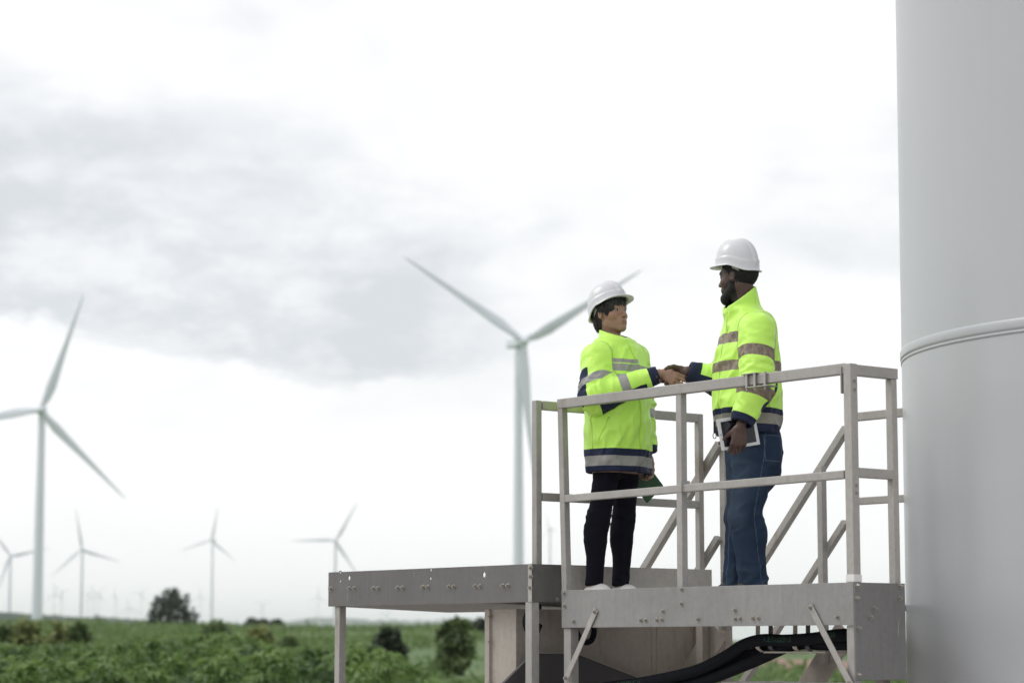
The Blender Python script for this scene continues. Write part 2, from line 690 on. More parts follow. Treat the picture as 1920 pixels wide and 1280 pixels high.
def build_platform():
    p = thing('access_platform', 'galvanised steel access platform with guard rails where the two workers stand', 'platform', tuple(PORG), TH)
    XP = .035
    # deck, cut back where it meets the tower
    poly = [(0.0, 0.0), (.33, 0.0), (.85, .6), (1.28, 1.0), (1.76, 1.16), (1.76, 1.66), (1.19, 1.66), (1.19, 2.02), (0.0, 2.02)]
    bm = bmesh.new()
    lo = [bm.verts.new((x, y, Z_FLOOR - .03)) for x, y in poly]
    hi = [bm.verts.new((x, y, Z_FLOOR)) for x, y in poly]
    bm.faces.new(hi)
    bm.faces.new(lo[::-1])
    for i in range(len(poly)):
        j = (i + 1) % len(poly)
        bm.faces.new((lo[i], lo[j], hi[j], hi[i]))
    part(p, 'deck', bm_mesh('deck', bm), M_DECK)
    for y in (0.5, 1.0, 1.5):
        part(p, 'joist', box_me('joist', (.03, y - .03, Z_FLOOR - .10), (1.15 if y > .9 else .7, y + .03, Z_FLOOR - .031), .003), M_DECK)
    # front toe plate
    f = part(p, 'toe_plate', box_me('toe_plate', (-.006, -.004, Z_BOT), (0, 2.03, Z_TOE), .0015), M_PLATE)
    fp = [(1058, 1111), (1059, 1135), (1076, 1164), (1202, 1162), (1211, 1162), (1232, 1161), (1241, 1161), (1243, 1145), (1278, 1104),
          (1278, 1131), (1309, 1160), (1378, 1143), (1379, 1159), (1388, 1159), (1412, 1158), (1422, 1158), (1570, 1156)]
    for q in fp:
        v = on_x(q[0], q[1], -.006)
        if 0.01 < v[1] < 2.025:
            put_bolt(f, v, 0, 0.92)
    # deep side plate towards the tower
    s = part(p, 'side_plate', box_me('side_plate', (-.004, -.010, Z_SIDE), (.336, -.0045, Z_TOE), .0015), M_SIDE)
    for q in [(1607, 1097), (1607, 1120), (1639, 1140), (1632, 1156), (1610, 1177), (1610, 1264), (1688, 1098), (1687, 1121)]:
        v = on_y(q[0], q[1], -.010)
        put_bolt(s, v, math.pi / 2, 0.95)
    # return of the side plate and closing plates inside
    part(p, 'toe_plate', box_me('toe_plate', (.3365, -.006, Z_SIDE), (.3405, .05, Z_TOE), .001), M_PLATE)
    # front guard rail (its left post leans a little)
    a_t, a_b = on_x(1054.5, 757, XP), on_x(1064, 1107, XP)
    a_b[2] = Z_BOT + .02
    r_t = on_x(1588, 691, XP)
    sq(p, 'post', a_b, a_t - np.array([0, 0, .012]), .038)
    sq(p, 'top_rail', a_t + np.array([0, .019, 0]), r_t + np.array([0, -.004, 0]), .045, .050)
    m_a, m_r = on_x(1059, 935, XP), on_x(1588, 889, XP)
    sq(p, 'mid_rail', m_a + np.array([0, -.019, 0]), m_r + np.array([0, 0.002, 0]), .04, .038)
    mt = on_x(1277, 735, XP + .002)
    mb = on_x(1280, 1120, XP + .002)
    sq(p, 'post', (XP + .002, mb[1], Z_BOT + .02), (XP + .002, mt[1], mt[2] - .008), .039)
    c = on_x(1278, 912, XP)
    part(p, 'rail_collar', box_me('rail_collar', (XP - .03, c[1] - .03, c[2] - .028), (XP + .03, c[1] - .0255, c[2] + .028), .002), M_RAIL)
    # corner post and side rail
    cp = sq(p, 'post', (.032, .026, Z_BOT), (.032, .026, Z_RAIL + .006), .046, mat=M_RAIL2)
    for z in (Z_RAIL - .075, Z_RAIL - .115, E0 + .735, E0 + .70):
        put_bolt(cp, (.034, .0028, z), math.pi / 2, .6)
    part(p, 'white_sleeve', box_me('white_sleeve', (.006, .0005, Z_TOE + .002), (.058, .0515, Z_TOE + .036), .002), M_WHITEP)
    sq(p, 'top_rail', (.0555, .026, Z_RAIL - .022), (.335, .026, Z_RAIL - .022), .042, .050, M_RAIL2)
    sq(p, 'mid_rail', (.0555, .026, E0 + .795), (.290, .026, E0 + .795), .040, .044, M_RAIL2)
    ep = sq(p, 'post', (.309, .026, Z_BOT), (.309, .026, Z_RAIL - .048), .038, mat=M_RAIL2)
    # gate bracket hanging by the corner
    part(p, 'rail_bracket', box_me('rail_bracket', (.004, .058, Z_RAIL - .13), (.05, .0635, Z_RAIL - .005), .002), M_RAIL)
    # left rail running back from the front
    yb = 2.205
    z_m = on_y(1231, 942, yb)[2]
    sq(p, 'post', (-.025, yb, E0 + .24), (-.025, yb, Z_RAIL + .004), .038)
    sq(p, 'top_rail', (.0, yb, Z_RAIL - .02), (1.128, yb, Z_RAIL - .02), .045, .046, M_RAIL2)
    sq(p, 'mid_rail', (.0, yb, z_m), (1.128, yb, z_m), .042, .042, M_RAIL2)
    sq(p, 'post', (1.152, yb, E0 + .24), (1.152, yb, Z_RAIL + .004), .036, mat=M_RAIL2)
    sq(p, 'leg', (1.165, yb, 0), (1.165, yb, E0 + .236), .05, mat=M_TAN)
    part(p, 'toe_plate', box_me('toe_plate', (.16, 2.152, E0 + .18), (1.19, 2.158, E0 + .428), .001), M_PALE)
    # back rail from the stair head to the tower
    sq(p, 'post', (1.76, 1.63, Z_FLOOR), (1.76, 1.63, Z_RAIL + .004), .042, mat=M_RAIL2)
    sq(p, 'top_rail', (1.76, 1.60, Z_RAIL - .022), (1.76, 1.12, Z_RAIL - .022), .045, .046, M_RAIL2)
    sq(p, 'mid_rail', (1.76, 1.60, E0 + .80), (1.76, 1.12, E0 + .80), .04, .04, M_RAIL2)
    # legs and flat braces
    l1 = on_x(1071, 1220, .035)
    sq(p, 'leg', (.035, l1[1], 0), (.035, l1[1], Z_BOT - .001), .055)
    sq(p, 'leg', (.03, .03, 0), (.03, .03, Z_BOT - .001), .046)
    for a, b, mt_ in (((1116, 1146), (1062, 1270), M_RAIL2), ((1520, 1138), (1593, 1279), M_RAIL)):
        A, B = on_x(*a, -.012), on_x(*b, -.012)
        br = sq(p, 'brace', A + (B - A) * -.03, B + (B - A) * .05, .034, .006, mt_, (1, 0, 0))
        put_bolt(br, A - np.array([.003, 0, 0]), 0, .95)
        put_bolt(br, B - np.array([.003, 0, 0]), 0, .95)
    # clamp plates with bolts on the front rail
    for px in (1409, 1424, 1443):
        t_ = on_x(px, 714.6 - (px - 1409) * .1305, XP)
        cl = part(p, 'clamp', box_me('clamp', (XP - .036, t_[1] - .007, t_[2] - .034), (XP - .0265, t_[1] + .007, t_[2] + .034), .002), M_BOLT)
        part(cl, 'clamp_bolt', tube_mesh('clamp_bolt', [(XP - .031, t_[1], t_[2] - .055), (XP - .031, t_[1], t_[2] - .035)], [.003, .006], 8), M_BOLT)
    t_ = on_x(1426, 712.5, XP)
    part(p, 'clamp_plate', box_me('clamp_plate', (XP - .04, t_[1] - .085, t_[2] - .036), (XP + .03, t_[1] + .065, t_[2] - .031), .001), M_BOLT)
    t_ = on_x(1414, 714, XP)
    part(p, 'clamp_plate', box_me('clamp_plate', (XP - .04, t_[1] - .05, t_[2] + .030), (XP + .03, t_[1] + .05, t_[2] + .035), .001), M_BOLT)
    # cable shelf and hangers under the front edge
    x0, x1 = on_x(1475, 1221, .36), on_x(1592, 1219, .36)
    part(p, 'cable_shelf', box_me('cable_shelf', (.20, x1[1], x1[2] - .012), (.36, x0[1], x1[2] - .004), .001), M_TAN)
    for px, dk in ((1422, 0), (1446, 1), (1492, 0), (1516, 1)):
        q = on_x(px, 1178, .22)
        z1 = q[2] - .085
        hb = spline([(.22, q[1], Z_BOT + .10), (.215, q[1], z1 + .04), (.20, q[1] - .012, z1 - .005), (.225, q[1] - .03, z1 - .03)], 14)
        bm = bmesh.new()
        rows = []
        for h in hb:
            rows.append([bm.verts.new((h[0] - .002, h[1] + s_, h[2])) for s_ in (-.013, .013)] + [bm.verts.new((h[0] + .002, h[1] + s_, h[2])) for s_ in (.013, -.013)])
        for i in range(len(rows) - 1):
            for k in range(4):
                bm.faces.new((rows[i][k], rows[i][(k + 1) % 4], rows[i + 1][(k + 1) % 4], rows[i + 1][k]))
        bm.faces.new(rows[0])
        bm.faces.new(rows[-1][::-1])
        part(p, 'cable_hanger', bm_mesh('cable_hanger', bm), M_DARKST if dk else M_TAN)
    return p


PLATFORM = build_platform()


# ------------------------------------------------------------------ raised landing beside it
def build_landing():
    p = thing('side_landing', 'weathered steel landing with a row of paired bolts left of the railed platform', 'platform', tuple(PORG), TH)
    X0, X1, Y0, Y1 = -.09, .775, 2.17, 4.0
    za, zb = E0 + .236, E0 + .432
    holes = []
    for px, py, ry, rz in ((639, 1072, .010, .009), (639, 1089, .008, .007), (656, 1083, .012, .014), (809, 1068, .008, .009), (808.5, 1084, .008, .009), (909, 1077, .013, .015)):
        v = on_x(px, py, X0)
        holes.append((v[1], v[2], ry, rz))
    f = part(p, 'toe_plate', holed_plate('toe_plate', Y0, Y1, za, zb, X0 - .006, X0, holes), M_PLATE2)
    for px, py in ((660, 1102), (705, 1102), (750.5, 1101), (798, 1099.5), (847, 1099), (896, 1098), (948, 1097)):
        for d_ in (-4.6, 4.6):
            put_bolt(f, on_x(px + d_, py, X0 - .006), 0, .95)
    for q in ((996, 1064), (996, 1080), (995, 1101), (621, 1103)):
        put_bolt(f, on_x(*q, X0 - .006), 0, 1.1)
    s = part(p, 'toe_plate', box_me('toe_plate', (X0 + .001, Y0 - .008, za), (.30, Y0 - .002, zb), .001), M_PLATE2)
    for q in ((1044, 1123),):
        put_bolt(s, on_y(*q, Y0 - .008), math.pi / 2, .9)
    part(p, 'toe_plate', box_me('toe_plate', (X0 + .001, Y1, za), (X1, Y1 + .006, zb - .10), .001), M_PLATE2)
    part(p, 'toe_plate', box_me('toe_plate', (X1 + .001, Y0, E0 + .209), (X1 + .007, Y1 - .001, zb - .10), .001), M_PLATE2)
    # sloping pan
    bm = bmesh.new()
    zz = {X0: za + .001, X1: E0 + .209}
    v = {}
    for x in (X0 + .001, X1):
        for y in (Y0 + .001, Y1 - .001):
            for t in (0, .012):
                v[(x, y, t)] = bm.verts.new((x, y, (za + .001 if x < 0.3 else E0 + .209) + t))
    a, b, c, d = X0 + .001, X1, Y0 + .001, Y1 - .001
    for fc in (((a, c, 0), (b, c, 0), (b, d, 0), (a, d, 0)), ((a, c, .012), (a, d, .012), (b, d, .012), (b, c, .012)), ((a, c, 0), (a, c, .012), (b, c, .012), (b, c, 0)),
               ((a, d, 0), (b, d, 0), (b, d, .012), (a, d, .012)), ((a, c, 0), (a, d, 0), (a, d, .012), (a, c, .012)), ((b, c, 0), (b, c, .012), (b, d, .012), (b, d, 0))):
        bm.faces.new([v[k] for k in fc])
    part(p, 'pan', bm_mesh('pan', bm), M_PLATE2)
    # corner angle and legs
    part(p, 'corner_angle', box_me('corner_angle', (X0 - .0105, Y0 - .012, za - .001), (X0 - .0065, Y0 + .018, zb + .002), .001), M_RAIL2)
    q = on_x(638, 1200, X0 + .03)
    sq(p, 'leg', (X0 + .03, q[1], 0), (X0 + .03, q[1], za - .001), .047)
    sq(p, 'leg', (X0 + .02, Y0 + .02, 0), (X0 + .02, Y0 + .02, za - .001), .052)
    return p


build_landing()


# ------------------------------------------------------------------ cabinet below, dark hood in front of it
def build_cabinet():
    c = thing('steel_cabinet', 'tan steel cabinet with bolted edge flange standing under the landing', 'cabinet', tuple(PORG), TH)
    yf = 2.42
    x0 = on_y(967, 1200, yf)[0]
    x1 = on_y(1312, 1200, yf)[0]
    y1 = on_x(921, 1200, x0)[1]
    zt = E0 + .204
    part(c, 'front_panel', box_me('front_panel', (x0 + .0045, yf - .004, 0), (x1, yf, zt), .001), M_TAN)
    part(c, 'side_panel', box_me('side_panel', (x0, yf - .003, 0), (x0 + .004, y1, zt), .001), M_TAN)
    part(c, 'body', box_me('body', (x0 + .006, yf + .002, 0), (x1 - .02, y1 - .004, zt - .01)), M_TAN)
    fl = part(c, 'edge_flange', box_me('edge_flange', (x0 - .016, y1 - .002, 0), (x0 + .004, y1 + .036, zt), .001), M_TAN)
    for py in (1155, 1202, 1279):
        put_bolt(fl, on_x(918, py, x0 - .016), 0, .7)
    fr = part(c, 'edge_flange', box_me('edge_flange', (x1 - .05, yf - .016, 0), (x1 + .01, yf - .0045, zt), .001), M_TAN)
    put_bolt(fr, on_y(1306, 1204, yf - .016), math.pi / 2, .8)
    put_bolt(fr, on_y(1306, 1268, yf - .016), math.pi / 2, .8)
    for px in (1222, 1232):                                     # pressed creases in the sheet
        xx = on_y(px, 1200, yf)[0]
        part(c, 'crease', box_me('crease', (xx - .008, yf - .0075, 0), (xx + .008, yf - .0042, zt), .0015), M_TAN)
    # hood
    yh = 2.33
    pts = [on_y(*q, yh) for q in ((900, 1325), (1000, 1224), (1080, 1225), (1225, 1281), (1340, 1325))]
    h = thing('transformer_hood', 'dark grey sloping hood with a pale edge trim in front of the tan cabinet', 'hood', tuple(PORG), TH)
    prof = [(q[0], q[2]) for q in pts]
    prof = [(prof[0][0], 0.0)] + prof + [(prof[-1][0], 0.0)]
    bm = bmesh.new()
    A = [bm.verts.new((x, yh, z)) for x, z in prof]
    B = [bm.verts.new((x, yh + .02, z)) for x, z in prof]
    bm.faces.new(A)
    bm.faces.new(B[::-1])
    for i in range(len(prof)):
        j = (i + 1) % len(prof)
        bm.faces.new((A[i], A[j], B[j], B[i]))
    part(h, 'hood_body', bm_mesh('hood_body', bm), M_DARKST)
    for i in (2, 3):
        a, b = prof[i + 0], prof[i + 1]
        part(h, 'edge_trim', bar_me('edge_trim', (a[0], yh - .004, a[1] + .003), (b[0], yh - .004, b[1] + .003), .007, .006), M_TAN)


build_cabinet()


# ------------------------------------------------------------------ staircase behind the platform
def build_stair():
    st = thing('steel_staircase', 'steep steel staircase with sloping handrails descending behind the platform', 'staircase', tuple(PORG), TH)
    XA, XB = 1.76, 1.20
    a0, a1 = on_x(1575, 822, XA), on_x(1440, 1036, XA)
    dirn = (a1 - a0) / (a1[1] - a0[1])
    slope = dirn[2]
    b0 = on_x(1340, 848, XB)
    yend = 3.55
    for x, ref in ((XA, a0), (XB, b0)):
        zt = lambda y: ref[2] + slope * (y - ref[1])
        ys = 1.655 if x == XA else on_x(1352, 1000, XB)[1]
        sq(st, 'handrail', (x, ys, zt(ys)), (x, yend, zt(yend)), .042, .042, M_RAIL2)
        sq(st, 'mid_rail', (x, ys + .02, zt(ys) - .52), (x, yend, zt(yend) - .52), .038, .038, M_RAIL2)
        sq(st, 'stringer', (x, ys + .03, Z_FLOOR - .13), (x, yend, Z_FLOOR - .13 + slope * (yend - ys)), .012, .16, M_TAN)
        for y in ((on_x(1548, 950, XA)[1], 2.6, 3.3) if x == XA else (ys, 3.0)):
            zb = Z_FLOOR - .13 + slope * (y - ys)
            sq(st, 'post', (x - .03 if x == XA else x + .03, y, max(zb, .05)), (x - .03 if x == XA else x + .03, y, zt(y) - .02), .040, mat=M_RAIL2)
    n = 7
    for i in range(n):
        z = Z_FLOOR - .21 * (i + 1)
        y = 1.66 + (.21 * (i + 1)) / -slope
        part(st, 'tread', box_me('tread', (XB + .02, y - .02, z - .03), (XA - .02, y + .16, z), .002), M_PLATE)
    for x, y in ((1.46, 2.33), (1.30, 2.30), (1.62, 1.30)):
        sq(st, 'leg', (x, y, 0), (x, y, Z_FLOOR - .035), .06, mat=M_TAN)
    g = on_x(1352, 1277, .62)
    g2 = on_x(1530, 1280, .62)
    part(st, 'step_grating', box_me('step_grating', (.62, g2[1], g[2] - .05), (.9, g[1], g[2]), .003), M_WHITEP)
    return st


build_stair()


# ------------------------------------------------------------------ power cables
def build_cables():
    m, N, b = new_mat('cable_rubber')
    b.inputs['Base Color'].default_value = (0.006, 0.007, 0.011, 1)
    b.inputs['Roughness'].default_value = 0.85
    b.inputs['Specular IOR Level'].default_value = 0.2
    mg = plain('green_print', (0.012, 0.075, 0.032), 0.7, 0, 0.5, 60)
    paths = [
        ('uppermost black power cable with faded green print under the platform edge', .20,
         [(1640, 1192), (1588, 1189), (1520, 1197), (1470, 1200), (1430, 1199), (1395, 1208), (1355, 1233), (1300, 1258), (1210, 1278), (1120, 1292), (1000, 1330), (930, 1400), (905, 1520), (900, 1780)], 1),
        ('lowest black power cable of the bundle, drooping to the bottom edge', .24,
         [(1640, 1206), (1588, 1207), (1545, 1207), (1500, 1205), (1470, 1214), (1430, 1232), (1390, 1249), (1330, 1272), (1270, 1290), (1150, 1330), (1060, 1400), (1020, 1540), (1010, 1790)], 0),
        ('middle black power cable squeezed between the other two', .28,
         [(1640, 1199), (1588, 1198), (1540, 1199), (1490, 1208), (1440, 1217), (1390, 1233), (1330, 1254), (1280, 1270), (1180, 1290), (1060, 1330), (985, 1400), (960, 1530), (955, 1785)], 0)]
    for lab, x, pp, txt in paths:
        P = [on_x(a, c, x) - np.array([0, 0, 0]) for a, c in pp]
        P[0] = P[0] + np.array([.2, 0, 0])
        S = spline(P, 90)
        o = link('power_cable', tube_mesh('power_cable', S, .029, 16), m)
        o.location = PORG
        o.rotation_euler = (0, 0, TH)
        tag(o, lab, 'cable', 'power cables slung under the platform')
        if txt:
            # print: flat letters wrapped on the camera side of the sheath
            for (pxa, word) in ((1435, 'A.B.FAGONS'), (1150, 'AG.FOONS W'), (1572, '00')):
                cu = bpy.data.curves.new('print', 'FONT')
                cu.body = word
                cu.size = .034
                cu.extrude = 0.0
                tmp = bpy.data.objects.new('print', cu)
                COL.objects.link(tmp)
                bpy.context.view_layer.update()
                me = bpy.data.meshes.new_from_object(tmp.evaluated_get(bpy.context.evaluated_depsgraph_get()))
                bpy.data.objects.remove(tmp)
                k0 = int(np.argmin([abs(on_x(pxa, 1200, x)[1] - s__[1]) for s__ in S]))
                arc = np.concatenate([[0], np.cumsum(np.linalg.norm(np.diff(S, axis=0), axis=1))])
                for v in me.vertices:
                    t = arc[k0] - v.co.x
                    c_ = np.array([np.interp(t, arc, S[:, j]) for j in range(3)])
                    c2 = np.array([np.interp(t - .01, arc, S[:, j]) for j in range(3)])
                    tg = (c2 - c_) / np.linalg.norm(c2 - c_)
                    a_ = (v.co.y - .012) / .0295 + .12
                    up = np.cross(np.array([-1.0, 0, 0]), tg)
                    up *= np.sign(up[2]) / np.linalg.norm(up)
                    w = c_ + .0296 * (np.array([-1.0, 0, 0]) * math.cos(a_) + up * math.sin(a_))
                    v.co = Vector(w)
                link('cable_print', me, mg, o)


build_cables()


def build_loop():
    m = bpy.data.materials['cable_rubber']
    for lab, pp in (('short slack loop of black cable showing behind the front left landing post', ((1012, 1136), (993, 1145), (985, 1163), (990, 1182), (1004, 1186), (1012, 1170))),
                    ('short slack loop of black cable behind the left diagonal brace', ((1076, 1168), (1084, 1190), (1096, 1203), (1109, 1199), (1114, 1182), (1110, 1166)))):
        S = spline([on_y(*q, 2.27) for q in pp], 30)
        o = link('power_cable', tube_mesh('power_cable', S, .016, 12), m)
        o.location = PORG
        o.rotation_euler = (0, 0, TH)
        tag(o, lab, 'cable', 'power cables slung under the platform')


build_loop()
# ------------------------------------------------------------------ shape functions for the figures
f32 = np.float32


def A_(*v):
    return np.array(v, dtype=np.float64)


def smin(a, b, k):
    h = np.clip(0.5 + 0.5 * (b - a) / k, 0, 1)
    return b + (a - b) * h - k * h * (1 - h)


def smax(a, b, k):
    return -smin(-a, -b, k)


def seg(P, a, b, ra, rb=None):
    rb = ra if rb is None else rb
    pa = P - a
    ba = b - a
    h = np.clip((pa @ ba) / (ba @ ba), 0, 1)
    return np.sqrt(((pa - h[:, None] * ba) ** 2).sum(1)) - (ra + (rb - ra) * h)


def ell(P, c, r, R=None):
    q = P - c
    if R is not None:
        q = q @ R.T
    r = np.asarray(r)
    k0 = np.sqrt(((q / r) ** 2).sum(1))
    k1 = np.sqrt(((q / (r * r)) ** 2).sum(1))
    return k0 * (k0 - 1) / np.maximum(k1, 1e-6)


def stack(P, us, cx, cy, a, b, n=2.4):
    """elliptical trunk given by stations along u"""
    u = P[:, 2]
    X = (P[:, 0] - np.interp(u, us, cx))
    Y = (P[:, 1] - np.interp(u, us, cy))
    aa, bb = np.interp(u, us, a), np.interp(u, us, b)
    k = ((np.abs(X) / aa) ** n + (np.abs(Y) / bb) ** n) ** (1 / n)
    d = (k - 1) * np.minimum(aa, bb)
    return np.maximum(d, np.maximum(us[0] - u, u - us[-1]))


def smooth_stations(st, n=60):
    st = np.array(sorted(st), float)
    S = spline(st, n)
    S[:, 0] = np.maximum.accumulate(S[:, 0])
    return [S[:, i] for i in range(S.shape[1])]


def _hash(ix, iy, iz):
    h = (ix.astype(np.uint32) * np.uint32(374761393) + iy.astype(np.uint32) * np.uint32(668265263) + iz.astype(np.uint32) * np.uint32(2147483647))
    h = (h ^ (h >> np.uint32(13))) * np.uint32(1274126177)
    h = h ^ (h >> np.uint32(16))
    return (h & np.uint32(0xffff)).astype(np.float64) / 65535.0


def vnoise(P):
    i = np.floor(P).astype(np.int64)
    f = P - i
    f = f * f * (3 - 2 * f)
    r = 0
    for dx in (0, 1):
        for dy in (0, 1):
            for dz in (0, 1):
                w = (f[:, 0] if dx else 1 - f[:, 0]) * (f[:, 1] if dy else 1 - f[:, 1]) * (f[:, 2] if dz else 1 - f[:, 2])
                r = r + w * _hash(i[:, 0] + dx, i[:, 1] + dy, i[:, 2] + dz)
    return r


def fbm(P, o=3):
    r, a, t = 0, 1.0, 0
    for k in range(o):
        r = r + a * vnoise(P * (2 ** k) + 17.3 * k)
        t += a
        a *= .5
    return r / t


def sstep(x, a, b):
    t = np.clip((x - a) / (b - a), 0, 1)
    return t * t * (3 - 2 * t)


def mesh_sdf(groups, h, k=0.012):
    """groups = [(lo, hi, f)] -> (verts, quads) by surface nets on sparse blocks"""
    lo = np.min([g[0] for g in groups], axis=0) - 3 * h
    hi = np.max([g[1] for g in groups], axis=0) + 3 * h
    B = 8
    nb = np.ceil((hi - lo) / (B * h)).astype(int)
    N = nb * B

    def F(P):
        d = np.full(len(P), 0.5)
        for g in groups:
            m = ((P > g[0] - .05) & (P < g[1] + .05)).all(1)
            if m.any():
                v = g[2](P[m])
                d[m] = smin(d[m], v, k) if k > 0 else np.minimum(d[m], v)
        return d

    bi = np.stack(np.meshgrid(*[np.arange(n) for n in nb], indexing='ij'), -1).reshape(-1, 3)
    cen = lo + (bi * B + (B - 1) / 2) * h
    dc = F(cen)
    act = np.abs(dc) < B * h * 1.25
    D = np.where(dc < 0, -1.0, 1.0).astype(f32).reshape(nb)
    D = np.repeat(np.repeat(np.repeat(D, B, 0), B, 1), B, 2)
    off = np.stack(np.meshgrid(*[np.arange(B)] * 3, indexing='ij'), -1).reshape(-1, 3)
    ab = bi[act]
    for s in range(0, len(ab), 700):
        I = (ab[s:s + 700, None, :] * B + off[None]).reshape(-1, 3)
        D[I[:, 0], I[:, 1], I[:, 2]] = F(lo + I * h)
    ins = D < 0
    c = np.zeros(np.array(D.shape) - 1, np.int8)
    for dx in (0, 1):
        for dy in (0, 1):
            for dz in (0, 1):
                c += ins[dx:ins.shape[0] - 1 + dx, dy:ins.shape[1] - 1 + dy, dz:ins.shape[2] - 1 + dz]
    cells = np.argwhere((c > 0) & (c < 8))
    idx = np.full(c.shape, -1, np.int64)
    idx[cells[:, 0], cells[:, 1], cells[:, 2]] = np.arange(len(cells))
    acc = np.zeros((len(cells), 3))
    cnt = np.zeros(len(cells))
    cor = [(x, y, z) for x in (0, 1) for y in (0, 1) for z in (0, 1)]
    val = {q: D[cells[:, 0] + q[0], cells[:, 1] + q[1], cells[:, 2] + q[2]] for q in cor}
    for q in cor:
        for ax in range(3):
            if q[ax] == 0:
                q2 = list(q)
                q2[ax] = 1
                a, b = val[q], val[tuple(q2)]
                m = (a < 0) != (b < 0)
                t = np.where(m, a / np.where(a == b, 1, a - b), 0)
                p = np.repeat(np.array(q, float)[None], len(cells), 0)
                p[:, ax] += t
                acc[m] += p[m]
                cnt[m] += 1
    V = lo + (cells + acc / np.maximum(cnt, 1)[:, None]) * h
    Fq = []
    for ax in range(3):
        o1, o2 = [a for a in range(3) if a != ax]
        sl = [slice(1, n - 1) for n in D.shape]
        s0, s1 = list(sl), list(sl)
        s0[ax] = slice(0, D.shape[ax] - 1)
        s1[ax] = slice(1, D.shape[ax])
        A, Bv = ins[tuple(s0)], ins[tuple(s1)]
        e = np.argwhere(A != Bv)
        if not len(e):
            continue
        flip = A[e[:, 0], e[:, 1], e[:, 2]]
        p = e.copy()
        p[:, o1] += 1
        p[:, o2] += 1
        q = []
        for d1, d2 in ((-1, -1), (0, -1), (0, 0), (-1, 0)):
            r = p.copy()
            r[:, o1] += d1
            r[:, o2] += d2
            q.append(idx[r[:, 0], r[:, 1], r[:, 2]])
        q = np.stack(q, 1)
        if ax == 1:
            flip = ~flip
        q = np.where(flip[:, None], q, q[:, ::-1])
        Fq.append(q[(q >= 0).all(1)])
    return V, np.concatenate(Fq)


def vnormals(V, F):
    n = np.cross(V[F[:, 2]] - V[F[:, 0]], V[F[:, 3]] - V[F[:, 1]])
    N = np.zeros_like(V)
    for i in range(4):
        np.add.at(N, F[:, i], n)
    return N / np.maximum(np.linalg.norm(N, axis=1)[:, None], 1e-12)


def relax(V, F, it=1, lam=.5):
    for _ in range(it):
        S = np.zeros_like(V)
        C = np.zeros(len(V))
        for i in range(4):
            j = (i + 1) % 4
            np.add.at(S, F[:, i], V[F[:, j]])
            np.add.at(S, F[:, j], V[F[:, i]])
            np.add.at(C, F[:, i], 1)
            np.add.at(C, F[:, j], 1)
        V = V + lam * (S / np.maximum(C, 1)[:, None] - V)
    return V


def rot(axis, ang):
    return np.array(Matrix.Rotation(ang, 3, Vector(axis)))


def unit(v):
    v = np.asarray(v, float)
    return v / np.linalg.norm(v)


class Frame:
    """a person's own axes: r to their right, f forwards, u up"""
    def __init__(self, px, Y, F):
        p = at(px, 1100, Y)
        self.o = np.array([p[0], Y, Z_FLOOR])
        self.F = unit([F[0], F[1], 0])
        self.R = np.array([self.F[1], -self.F[0], 0])
        self.rz = math.atan2(self.R[1], self.R[0])

    def loc(self, w):
        d = np.asarray(w, float) - self.o
        return np.array([d @ self.R, d @ self.F, d[2]])

    def dirl(self, w):
        w = np.asarray(w, float)
        return np.array([w @ self.R, w @ self.F, w[2]])

    def wor(self, l):
        return self.o + self.R * l[0] + self.F * l[1] + np.array([0, 0, l[2]])

    def px(self, px, py, r=None, f=None):
        """own coordinates of a picture point on the plane r = const (or f = const)"""
        d = ray(px, py)
        c = np.array([0, 0, EYE])
        ax, v = (self.R, r) if r is not None else (self.F, f)
        k = (v - (c - self.o) @ ax) / (d @ ax)
        return self.loc(c + d * k)


# ------------------------------------------------------------------ head, hands
class Head:
    def __init__(self, o, fwd, up, s=1.0):
        self.o = np.asarray(o, float)
        f = unit(fwd)
        r = unit(np.cross(f, up))
        u = np.cross(r, f)
        self.M = np.stack([r, f, u])
        self.s = s

    def to(self, P):
        return ((P - self.o) @ self.M.T) / self.s

    def frm(self, Q):
        return self.o + (np.asarray(Q, float) * self.s) @ self.M


